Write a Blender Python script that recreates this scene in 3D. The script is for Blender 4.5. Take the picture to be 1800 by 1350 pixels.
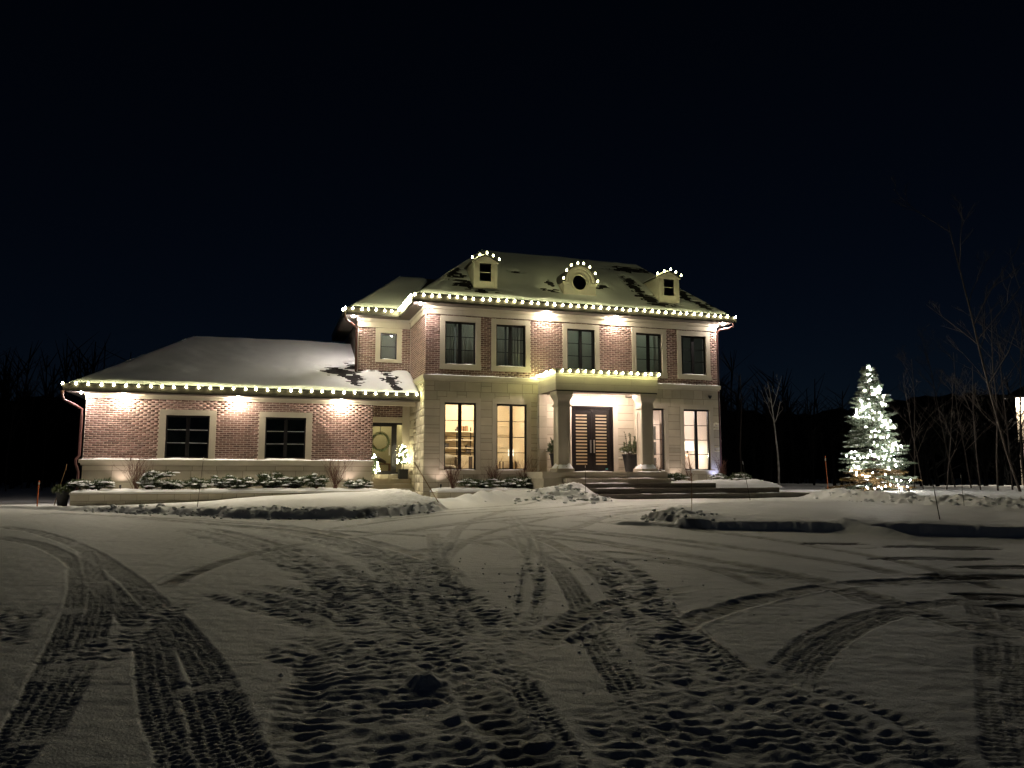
import bpy, bmesh, math, random
import numpy as np
from mathutils import Vector, Matrix

# ------------------------------------------------------------------ scene, camera, sky, exposure
scene = bpy.context.scene
for o in list(bpy.data.objects):
    bpy.data.objects.remove(o, do_unlink=True)
COL = scene.collection
EYE = 1.4
PITCH = math.radians(6.7)
YAW = math.radians(17.7)
FPX = 1352.0

cam_data = bpy.data.cameras.new("camera")
cam_data.sensor_fit = 'HORIZONTAL'
cam_data.sensor_width = 36.0
cam_data.lens = 36.0 * FPX / 1800.0
cam_data.clip_start = 0.05
cam_data.clip_end = 3000.0
cam = bpy.data.objects.new("camera", cam_data)
COL.objects.link(cam)
cam.location = (0, 0, EYE)
cam.rotation_euler = (math.radians(90) + PITCH, 0, 0)
scene.camera = cam

world = bpy.data.worlds.new("World")
scene.world = world
world.use_nodes = True
wn = world.node_tree
bgn = wn.nodes["Background"]
sky = wn.nodes.new("ShaderNodeTexSky")
sky.sky_type = 'NISHITA'
sky.sun_disc = False
sky.sun_elevation = math.radians(35)
sky.sun_rotation = math.radians(200)
sky.air_density = 1.0
sky.dust_density = 0.0
sky.altitude = 3000
sky.ozone_density = 8.0
wn.links.new(sky.outputs[0], bgn.inputs[0])
bgn.inputs[1].default_value = 0.00034

sun_d = bpy.data.lights.new("faint_fill_sun", 'SUN')  # very faint directional light, added; no moon is known here
sun_d.energy = 0.0015
sun_d.angle = math.radians(15)
sun_d.color = (0.8, 0.88, 1.0)
sun_o = bpy.data.objects.new("faint_fill_sun", sun_d)
COL.objects.link(sun_o)
sun_o.rotation_euler = (math.radians(55), 0, math.radians(-20))

scene.view_settings.view_transform = 'Standard'
scene.view_settings.look = 'None'
scene.view_settings.exposure = 1.45
scene.view_settings.gamma = 1.0
scene.render.engine = 'CYCLES'
cy = scene.cycles
cy.use_denoising = True
try:
    cy.denoiser = 'OPENIMAGEDENOISE'
except Exception:
    pass
cy.max_bounces = 7
cy.diffuse_bounces = 3
cy.glossy_bounces = 3
cy.transmission_bounces = 4
cy.transparent_max_bounces = 12
cy.caustics_reflective = False
cy.caustics_refractive = False
cy.sample_clamp_indirect = 4.0
cy.sample_clamp_direct = 0.0
cy.use_light_tree = True

# light levels (radiance of the luminous surfaces)
BULB = 62.0
POT = 1270.0
TREEB = 85.0

# ------------------------------------------------------------------ materials
MATS = {}


def mat(name, base=(0.5, 0.5, 0.5), rough=0.7, spec=0.3, metal=0.0, var=None, scale=4.0, bump=0.0, bscale=60.0,
        island=0.0, detail=4.0):
    """Principled material with two-tone noise (var = second colour), per-piece value jitter and fine bump."""
    m = bpy.data.materials.new(name)
    m.use_nodes = True
    nt = m.node_tree
    b = nt.nodes["Principled BSDF"]
    b.inputs["Base Color"].default_value = (*base, 1)
    b.inputs["Roughness"].default_value = rough
    b.inputs["Specular IOR Level"].default_value = spec
    b.inputs["Metallic"].default_value = metal
    geo = nt.nodes.new("ShaderNodeNewGeometry")
    out = None
    if var is not None:
        n = nt.nodes.new("ShaderNodeTexNoise")
        n.inputs["Scale"].default_value = scale
        n.inputs["Detail"].default_value = detail
        nt.links.new(geo.outputs["Position"], n.inputs["Vector"])
        mx = nt.nodes.new("ShaderNodeMix")
        mx.data_type = 'RGBA'
        rmp = nt.nodes.new("ShaderNodeMapRange")
        rmp.inputs[1].default_value = 0.3
        rmp.inputs[2].default_value = 0.7
        nt.links.new(n.outputs[0], rmp.inputs[0])
        nt.links.new(rmp.outputs[0], mx.inputs[0])
        mx.inputs[6].default_value = (*base, 1)
        mx.inputs[7].default_value = (*var, 1)
        out = mx.outputs[2]
    if island > 0:
        oi = nt.nodes.new("ShaderNodeObjectInfo")
        ad = nt.nodes.new("ShaderNodeMath")
        ad.operation = 'ADD'
        nt.links.new(oi.outputs["Random"], ad.inputs[0])
        nt.links.new(geo.outputs["Random Per Island"], ad.inputs[1])
        fr = nt.nodes.new("ShaderNodeMath")
        fr.operation = 'FRACT'
        nt.links.new(ad.outputs[0], fr.inputs[0])
        mr = nt.nodes.new("ShaderNodeMapRange")
        mr.inputs[3].default_value = 1 - island
        mr.inputs[4].default_value = 1 + island
        nt.links.new(fr.outputs[0], mr.inputs[0])
        hs = nt.nodes.new("ShaderNodeHueSaturation")
        nt.links.new(mr.outputs[0], hs.inputs["Value"])
        if out is not None:
            nt.links.new(out, hs.inputs["Color"])
        else:
            hs.inputs["Color"].default_value = (*base, 1)
        out = hs.outputs[0]
    if out is not None:
        nt.links.new(out, b.inputs["Base Color"])
    if bump > 0:
        n2 = nt.nodes.new("ShaderNodeTexNoise")
        n2.inputs["Scale"].default_value = bscale
        n2.inputs["Detail"].default_value = 5
        nt.links.new(geo.outputs["Position"], n2.inputs["Vector"])
        bp = nt.nodes.new("ShaderNodeBump")
        bp.inputs["Strength"].default_value = 1.0
        bp.inputs["Distance"].default_value = bump
        nt.links.new(n2.outputs[0], bp.inputs["Height"])
        nt.links.new(bp.outputs[0], b.inputs["Normal"])
    MATS[name] = m
    return m


def emat(name, col, strength):
    m = bpy.data.materials.new(name)
    m.use_nodes = True
    nt = m.node_tree
    nt.nodes.remove(nt.nodes["Principled BSDF"])
    e = nt.nodes.new("ShaderNodeEmission")
    e.inputs[0].default_value = (*col, 1)
    e.inputs[1].default_value = strength
    nt.links.new(e.outputs[0], nt.nodes["Material Output"].inputs[0])
    MATS[name] = m
    return m


mat("brick", (0.185, 0.105, 0.088), 0.85, 0.2, var=(0.25, 0.16, 0.135), scale=9, island=0.32, bump=0.002, bscale=90)
mat("mortar", (0.66, 0.57, 0.49), 0.95, 0.1, var=(0.58, 0.50, 0.43), scale=6, bump=0.002, bscale=120)
mat("limestone", (0.53, 0.48, 0.365), 0.85, 0.2, var=(0.45, 0.405, 0.305), scale=2.2, island=0.12, bump=0.002, bscale=45)
mat("joint", (0.22, 0.195, 0.15), 0.95, 0.1, var=(0.18, 0.16, 0.125), scale=6)
mat("trim_stone", (0.55, 0.50, 0.39), 0.8, 0.25, var=(0.48, 0.435, 0.34), scale=1.6, island=0.05, bump=0.001, bscale=70)
mat("step_stone", (0.24, 0.215, 0.175), 0.85, 0.2, var=(0.18, 0.16, 0.135), scale=3, island=0.08, bump=0.002, bscale=50)
mat("gutter_metal", (0.035, 0.03, 0.028), 0.35, 0.5, metal=0.3, var=(0.045, 0.038, 0.034), scale=3)
mat("soffit_board", (0.10, 0.085, 0.075), 0.55, 0.4, var=(0.12, 0.1, 0.09), scale=2)
mat("copper_pipe", (0.085, 0.032, 0.027), 0.55, 0.4, metal=0.0, var=(0.07, 0.026, 0.022), scale=5)
mat("black_frame", (0.012, 0.011, 0.011), 0.4, 0.4, var=(0.016, 0.014, 0.014), scale=8)
mat("shingle", (0.045, 0.042, 0.045), 0.9, 0.2, var=(0.028, 0.026, 0.03), scale=14, island=0.35, bump=0.003, bscale=150)
mat("dormer_board", (0.47, 0.44, 0.365), 0.6, 0.35, var=(0.42, 0.395, 0.33), scale=2.5)
mat("snow", (0.85, 0.86, 0.875), 0.65, 0.25, var=(0.79, 0.80, 0.82), scale=1.3, bump=0.004, bscale=55)
mat("door_wood", (0.006, 0.0045, 0.0045), 0.35, 0.35, var=(0.009, 0.0065, 0.006), scale=5)
mat("steel", (0.62, 0.60, 0.57), 0.28, 0.5, metal=0.9, var=(0.56, 0.54, 0.52), scale=20)
mat("pot_black", (0.02, 0.02, 0.021), 0.5, 0.4, var=(0.03, 0.03, 0.03), scale=6)
mat("interior_cream", (0.68, 0.58, 0.42), 0.9, 0.1, var=(0.65, 0.55, 0.40), scale=1)
mat("interior_white", (0.64, 0.56, 0.50), 0.9, 0.1, var=(0.61, 0.53, 0.48), scale=1)
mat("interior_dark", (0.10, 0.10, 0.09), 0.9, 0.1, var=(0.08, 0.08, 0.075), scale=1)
mat("interior_olive", (0.32, 0.29, 0.19), 0.9, 0.1, var=(0.27, 0.25, 0.165), scale=1.5)
mat("floor_wood", (0.28, 0.18, 0.10), 0.5, 0.3, var=(0.22, 0.14, 0.08), scale=4)
mat("blind", (0.075, 0.08, 0.075), 0.8, 0.2, var=(0.03, 0.032, 0.03), scale=3)
mat("shelf_white", (0.72, 0.64, 0.48), 0.6, 0.3, var=(0.68, 0.6, 0.45), scale=3)
mat("dark_object", (0.06, 0.05, 0.045), 0.6, 0.3, var=(0.08, 0.065, 0.055), scale=6)
mat("book", (0.30, 0.15, 0.07), 0.8, 0.2, var=(0.12, 0.1, 0.07), scale=3, island=0.6)
mat("fabric_cream", (0.62, 0.58, 0.48), 0.95, 0.1, var=(0.5, 0.47, 0.4), scale=25, bump=0.003, bscale=150)
mat("needle", (0.075, 0.11, 0.05), 0.75, 0.3, var=(0.11, 0.135, 0.07), scale=5, island=0.25)
mat("needle_spruce", (0.075, 0.10, 0.07), 0.75, 0.3, var=(0.14, 0.16, 0.115), scale=3, island=0.3)
mat("needle_brown", (0.16, 0.10, 0.04), 0.8, 0.2, var=(0.12, 0.09, 0.04), scale=4, island=0.3)
mat("leaf_pale", (0.16, 0.19, 0.10), 0.6, 0.35, var=(0.10, 0.13, 0.06), scale=6, island=0.3)
mat("twig", (0.16, 0.075, 0.055), 0.85, 0.2, var=(0.11, 0.06, 0.045), scale=10)
mat("bark", (0.075, 0.06, 0.05), 0.95, 0.1, var=(0.045, 0.038, 0.033), scale=6, bump=0.006, bscale=30)
mat("bark_pale", (0.42, 0.39, 0.34), 0.9, 0.15, var=(0.20, 0.18, 0.16), scale=5, bump=0.004, bscale=30)
mat("wicker", (0.14, 0.105, 0.05), 0.9, 0.1, var=(0.09, 0.075, 0.04), scale=20)
mat("hill_dark", (0.012, 0.012, 0.012), 0.95, 0.1, var=(0.008, 0.008, 0.008), scale=0.2)
mat("wire", (0.02, 0.03, 0.018), 0.6, 0.3, var=(0.03, 0.04, 0.025), scale=20)
mat("stake_orange", (0.55, 0.13, 0.03), 0.5, 0.4, var=(0.45, 0.11, 0.03), scale=9)
mat("stake_dark", (0.05, 0.04, 0.035), 0.6, 0.3, var=(0.07, 0.055, 0.045), scale=9)
mat("stake_wood", (0.25, 0.16, 0.08), 0.7, 0.2, var=(0.2, 0.12, 0.06), scale=9)
mat("reflector", (0.7, 0.7, 0.68), 0.3, 0.5, var=(0.65, 0.65, 0.62), scale=9)
mat("neighbour_wall", (0.62, 0.53, 0.42), 0.85, 0.2, var=(0.56, 0.48, 0.38), scale=1.5, bump=0.004, bscale=20)
mat("sticker", (0.1, 0.5, 0.45), 0.5, 0.3, var=(0.12, 0.45, 0.42), scale=30)
mat("red_ball", (0.55, 0.03, 0.03), 0.15, 0.6, var=(0.5, 0.03, 0.03), scale=9)
mat("soil", (0.05, 0.04, 0.03), 0.95, 0.1, var=(0.07, 0.055, 0.04), scale=12)
mat("wood_door_brown", (0.16, 0.085, 0.045), 0.5, 0.35, var=(0.12, 0.065, 0.035), scale=6)

emat("bulb_warm", (1.0, 0.96, 0.48), BULB)
emat("bulb_tree", (1.0, 0.95, 0.86), TREEB)
emat("bulb_mini", (1.0, 0.90, 0.58), 42.0)
emat("pot_lens", (1.0, 0.86, 0.69), POT)
emat("pot_lens_corner", (1.0, 0.88, 0.80), POT * 1.05)
emat("pot_lens_bay", (1.0, 0.88, 0.80), POT * 0.55)
emat("portico_lens", (1.0, 0.80, 0.72), 1250.0)
emat("lamp_shade_lit", (1.0, 0.86, 0.62), 1.3)
emat("red_glow", (1.0, 0.12, 0.10), 4.0)
emat("neighbour_lens", (1.0, 0.9, 0.72), 1500.0)


def glass_mat(name, tint, refl=1.0):
    m = bpy.data.materials.new(name)
    m.use_nodes = True
    nt = m.node_tree
    nt.nodes.remove(nt.nodes["Principled BSDF"])
    t = nt.nodes.new("ShaderNodeBsdfTransparent")
    t.inputs[0].default_value = (*tint, 1)
    g = nt.nodes.new("ShaderNodeBsdfGlossy")
    g.inputs["Roughness"].default_value = 0.03
    fr = nt.nodes.new("ShaderNodeFresnel")
    fr.inputs[0].default_value = 1.5
    ml = nt.nodes.new("ShaderNodeMath")
    ml.operation = 'MULTIPLY'
    ml.inputs[1].default_value = refl
    nt.links.new(fr.outputs[0], ml.inputs[0])
    mx = nt.nodes.new("ShaderNodeMixShader")
    nt.links.new(ml.outputs[0], mx.inputs[0])
    nt.links.new(t.outputs[0], mx.inputs[1])
    nt.links.new(g.outputs[0], mx.inputs[2])
    nt.links.new(mx.outputs[0], nt.nodes["Material Output"].inputs[0])
    MATS[name] = m


glass_mat("glass", (0.93, 0.95, 0.94))
glass_mat("glass_dark", (0.75, 0.78, 0.76))


def frosted(name, col):
    m = bpy.data.materials.new(name)
    m.use_nodes = True
    nt = m.node_tree
    b = nt.nodes["Principled BSDF"]
    b.inputs["Base Color"].default_value = (*col, 1)
    b.inputs["Roughness"].default_value = 0.35
    tr = nt.nodes.new("ShaderNodeBsdfTranslucent")
    tr.inputs[0].default_value = (*col, 1)
    mx = nt.nodes.new("ShaderNodeMixShader")
    mx.inputs[0].default_value = 0.6
    nt.links.new(b.outputs[0], mx.inputs[1])
    nt.links.new(tr.outputs[0], mx.inputs[2])
    nt.links.new(mx.outputs[0], nt.nodes["Material Output"].inputs[0])
    MATS[name] = m


frosted("frosted_glass", (0.72, 0.64, 0.52))
frosted("curtain", (0.62, 0.61, 0.56))
frosted("blind_pale", (0.60, 0.62, 0.56))


def ground_material():
    """Snow over asphalt: the vertex layer 'bare' says where the asphalt lies open, 'wear' where tyres packed and dirtied the snow."""
    m = bpy.data.materials.new("driveway_snow")
    m.use_nodes = True
    nt = m.node_tree
    b = nt.nodes["Principled BSDF"]
    b.inputs["Roughness"].default_value = 0.65
    b.inputs["Specular IOR Level"].default_value = 0.25
    geo = nt.nodes.new("ShaderNodeNewGeometry")

    def attr(n):
        a = nt.nodes.new("ShaderNodeAttribute")
        a.attribute_name = n
        return a.outputs["Fac"]

    def mix(fac, a, bcol):
        x = nt.nodes.new("ShaderNodeMix")
        x.data_type = 'RGBA'
        nt.links.new(fac, x.inputs[0])
        if isinstance(a, tuple):
            x.inputs[6].default_value = (*a, 1)
        else:
            nt.links.new(a, x.inputs[6])
        x.inputs[7].default_value = (*bcol, 1)
        return x.outputs[2]

    n = nt.nodes.new("ShaderNodeTexNoise")
    n.inputs["Scale"].default_value = 2.5
    n.inputs["Detail"].default_value = 6
    nt.links.new(geo.outputs["Position"], n.inputs["Vector"])
    c = mix(n.outputs[0], (0.88, 0.885, 0.89), (0.80, 0.805, 0.81))
    c = mix(attr("wear"), c, (0.31, 0.30, 0.285))
    c = mix(attr("bare"), c, (0.035, 0.033, 0.033))
    nt.links.new(c, b.inputs["Base Color"])
    n2 = nt.nodes.new("ShaderNodeTexNoise")
    n2.inputs["Scale"].default_value = 70
    n2.inputs["Detail"].default_value = 6
    nt.links.new(geo.outputs["Position"], n2.inputs["Vector"])
    bp = nt.nodes.new("ShaderNodeBump")
    bp.inputs["Distance"].default_value = 0.006
    nt.links.new(n2.outputs[0], bp.inputs["Height"])
    nt.links.new(bp.outputs[0], b.inputs["Normal"])
    MATS["driveway_snow"] = m


ground_material()

# ------------------------------------------------------------------ mesh helpers


def link(o):
    COL.objects.link(o)
    return o


def tag(o, label=None, cat=None, group=None, kind=None):
    if label:
        o["label"] = label
    if cat:
        o["category"] = cat
    if group:
        o["group"] = group
    if kind:
        o["kind"] = kind
    return o


class MB:
    def __init__(self):
        self.v = []
        self.f = []

    def face(self, pts):
        n = len(self.v)
        self.v.extend([tuple(p) for p in pts])
        self.f.append(tuple(range(n, n + len(pts))))
        return self

    def box(self, x0, x1, y0, y1, z0, z1):
        n = len(self.v)
        self.v += [(x0, y0, z0), (x1, y0, z0), (x1, y1, z0), (x0, y1, z0), (x0, y0, z1), (x1, y0, z1), (x1, y1, z1), (x0, y1, z1)]
        self.f += [(n, n + 3, n + 2, n + 1), (n + 4, n + 5, n + 6, n + 7), (n, n + 1, n + 5, n + 4), (n + 1, n + 2, n + 6, n + 5),
                   (n + 2, n + 3, n + 7, n + 6), (n + 3, n, n + 4, n + 7)]
        return self

    def tube(self, pts, radii, sides=6, cap=True):
        pts = [Vector(p) for p in pts]
        n0 = len(self.v)
        k = len(pts)
        if not hasattr(radii, '__len__'):
            radii = [radii] * k
        ref = None
        for i, p in enumerate(pts):
            t = (pts[min(i + 1, k - 1)] - pts[max(i - 1, 0)])
            if t.length < 1e-9:
                t = Vector((0, 0, 1))
            t.normalize()
            if ref is None:
                ref = t.orthogonal().normalized()
            else:
                ref = (ref - t * ref.dot(t))
                ref = ref.normalized() if ref.length > 1e-6 else t.orthogonal().normalized()
            b = t.cross(ref)
            for s in range(sides):
                a = 2 * math.pi * s / sides
                q = p + (ref * math.cos(a) + b * math.sin(a)) * radii[i]
                self.v.append(tuple(q))
        for i in range(k - 1):
            for s in range(sides):
                a = n0 + i * sides + s
                b2 = n0 + i * sides + (s + 1) % sides
                self.f.append((a, b2, b2 + sides, a + sides))
        if cap:
            self.f.append(tuple(n0 + s for s in reversed(range(sides))))
            self.f.append(tuple(n0 + (k - 1) * sides + s for s in range(sides)))
        return self

    def lathe(self, prof, c=(0, 0, 0), sides=12, cap=True, a0=0.0):
        n0 = len(self.v)
        for r, z in prof:
            for s in range(sides):
                a = a0 + 2 * math.pi * s / sides
                self.v.append((c[0] + r * math.cos(a), c[1] + r * math.sin(a), c[2] + z))
        for i in range(len(prof) - 1):
            for s in range(sides):
                a = n0 + i * sides + s
                b2 = n0 + i * sides + (s + 1) % sides
                self.f.append((a, b2, b2 + sides, a + sides))
        if cap:
            self.f.append(tuple(n0 + s for s in reversed(range(sides))))
            self.f.append(tuple(n0 + (len(prof) - 1) * sides + s for s in range(sides)))
        return self

    def prism_y(self, poly, y0, y1):
        """poly: list of (x, z); extruded from y0 to y1"""
        n = len(self.v)
        k = len(poly)
        self.v += [(x, y0, z) for x, z in poly] + [(x, y1, z) for x, z in poly]
        self.f.append(tuple(n + i for i in range(k)))
        self.f.append(tuple(n + k + i for i in reversed(range(k))))
        for i in range(k):
            j = (i + 1) % k
            self.f.append((n + i, n + k + i, n + k + j, n + j))
        return self

    def slab(self, poly, thick):
        """poly of 3D points; thickened downward"""
        n = len(self.v)
        k = len(poly)
        self.v += [tuple(p) for p in poly] + [(p[0], p[1], p[2] - thick) for p in poly]
        self.f.append(tuple(n + i for i in range(k)))
        self.f.append(tuple(n + k + i for i in reversed(range(k))))
        for i in range(k):
            j = (i + 1) % k
            self.f.append((n + i, n + k + i, n + k + j, n + j))
        return self

    def mesh(self, name, m, smooth=False):
        me = bpy.data.meshes.new(name)
        me.from_pydata(self.v, [], self.f)
        me.materials.append(MATS[m])
        if smooth:
            me.polygons.foreach_set("use_smooth", [True] * len(me.polygons))
        me.update()
        return me

    def build(self, name, m, parent=None, loc=(0, 0, 0), smooth=False, fix=True):
        me = self.mesh(name, m, smooth)
        if fix:
            bm = bmesh.new()
            bm.from_mesh(me)
            bmesh.ops.recalc_face_normals(bm, faces=bm.faces)
            bm.to_mesh(me)
            bm.free()
        o = bpy.data.objects.new(name, me)
        o.location = loc
        if parent is not None:
            o.parent = parent
        return link(o)


def arr_mesh(name, verts, faces, m, smooth=False):
    """numpy verts (n,3), faces (k,3|4)"""
    me = bpy.data.meshes.new(name)
    verts = np.asarray(verts, np.float32)
    faces = np.asarray(faces, np.int32)
    me.vertices.add(len(verts))
    me.vertices.foreach_set("co", verts.ravel())
    k = faces.shape[1]
    me.loops.add(faces.size)
    me.loops.foreach_set("vertex_index", faces.ravel())
    me.polygons.add(len(faces))
    me.polygons.foreach_set("loop_start", np.arange(0, faces.size, k, dtype=np.int32))
    me.polygons.foreach_set("loop_total", np.full(len(faces), k, np.int32))
    if smooth:
        me.polygons.foreach_set("use_smooth", np.ones(len(faces), bool))
    me.materials.append(MATS[m])
    me.update(calc_edges=True)
    return me


def mesh_obj(name, me, parent=None, loc=(0, 0, 0), scale=None):
    o = bpy.data.objects.new(name, me)
    o.location = loc
    if scale is not None:
        o.scale = scale
    if parent is not None:
        o.parent = parent
    return link(o)


# --- house frame: X along the front, Y into the house, Z relative to eye level
HO = Vector((-3.19391599, 28.0, EYE))
HU = Vector((math.cos(YAW), math.sin(YAW), 0))
HD = Vector((-math.sin(YAW), math.cos(YAW), 0))


def hp(X, Y, Z):
    return HO + HU * X + HD * Y + Vector((0, 0, Z))


def hloc(wx, wy):
    v = Vector((wx, wy, 0)) - Vector((HO.x, HO.y, 0))
    return v.dot(HU), v.dot(HD)


def thing(name, label, cat, loc=(0, 0, 0), rotz=0.0, group=None, kind=None):
    o = bpy.data.objects.new(name, None)
    o.empty_display_size = 0.1
    o.location = loc
    o.rotation_euler = (0, 0, rotz)
    link(o)
    return tag(o, label, cat, group, kind)


def hthing(name, label, cat, X, Y, Z, group=None):
    return thing(name, label, cat, hp(X, Y, Z), YAW, group)


# ------------------------------------------------------------------ noise (numpy)


_RS = np.random.RandomState(7)
_TAB = (_RS.rand(256, 256).astype(np.float32) * 2 - 1)


def vnoise(x, y, seed=0):
    x = np.asarray(x, np.float32) + np.float32(seed * 37.17 % 251)
    y = np.asarray(y, np.float32) + np.float32(seed * 91.71 % 241)
    xf = np.floor(x)
    yf = np.floor(y)
    fx = x - xf
    fy = y - yf
    fx = fx * fx * (3 - 2 * fx)
    fy = fy * fy * (3 - 2 * fy)
    xi = xf.astype(np.int32) & 255
    yi = yf.astype(np.int32) & 255
    x1 = (xi + 1) & 255
    y1 = (yi + 1) & 255
    a = _TAB[yi, xi]
    b = _TAB[yi, x1]
    c = _TAB[y1, xi]
    d = _TAB[y1, x1]
    p = a + (b - a) * fx
    return p + ((c + (d - c) * fx) - p) * fy


def fbm(x, y, octs=4, seed=0, gain=0.5):
    s = 0
    a = 1.0
    t = 0
    for i in range(octs):
        s = s + a * vnoise(x * (2 ** i) + 17.3 * i, y * (2 ** i) - 9.1 * i, seed + i)
        t += a
        a *= gain
    return s / t


def sstep(a, b, x):
    t = np.clip((x - a) / (b - a), 0, 1)
    return t * t * (3 - 2 * t)


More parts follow.
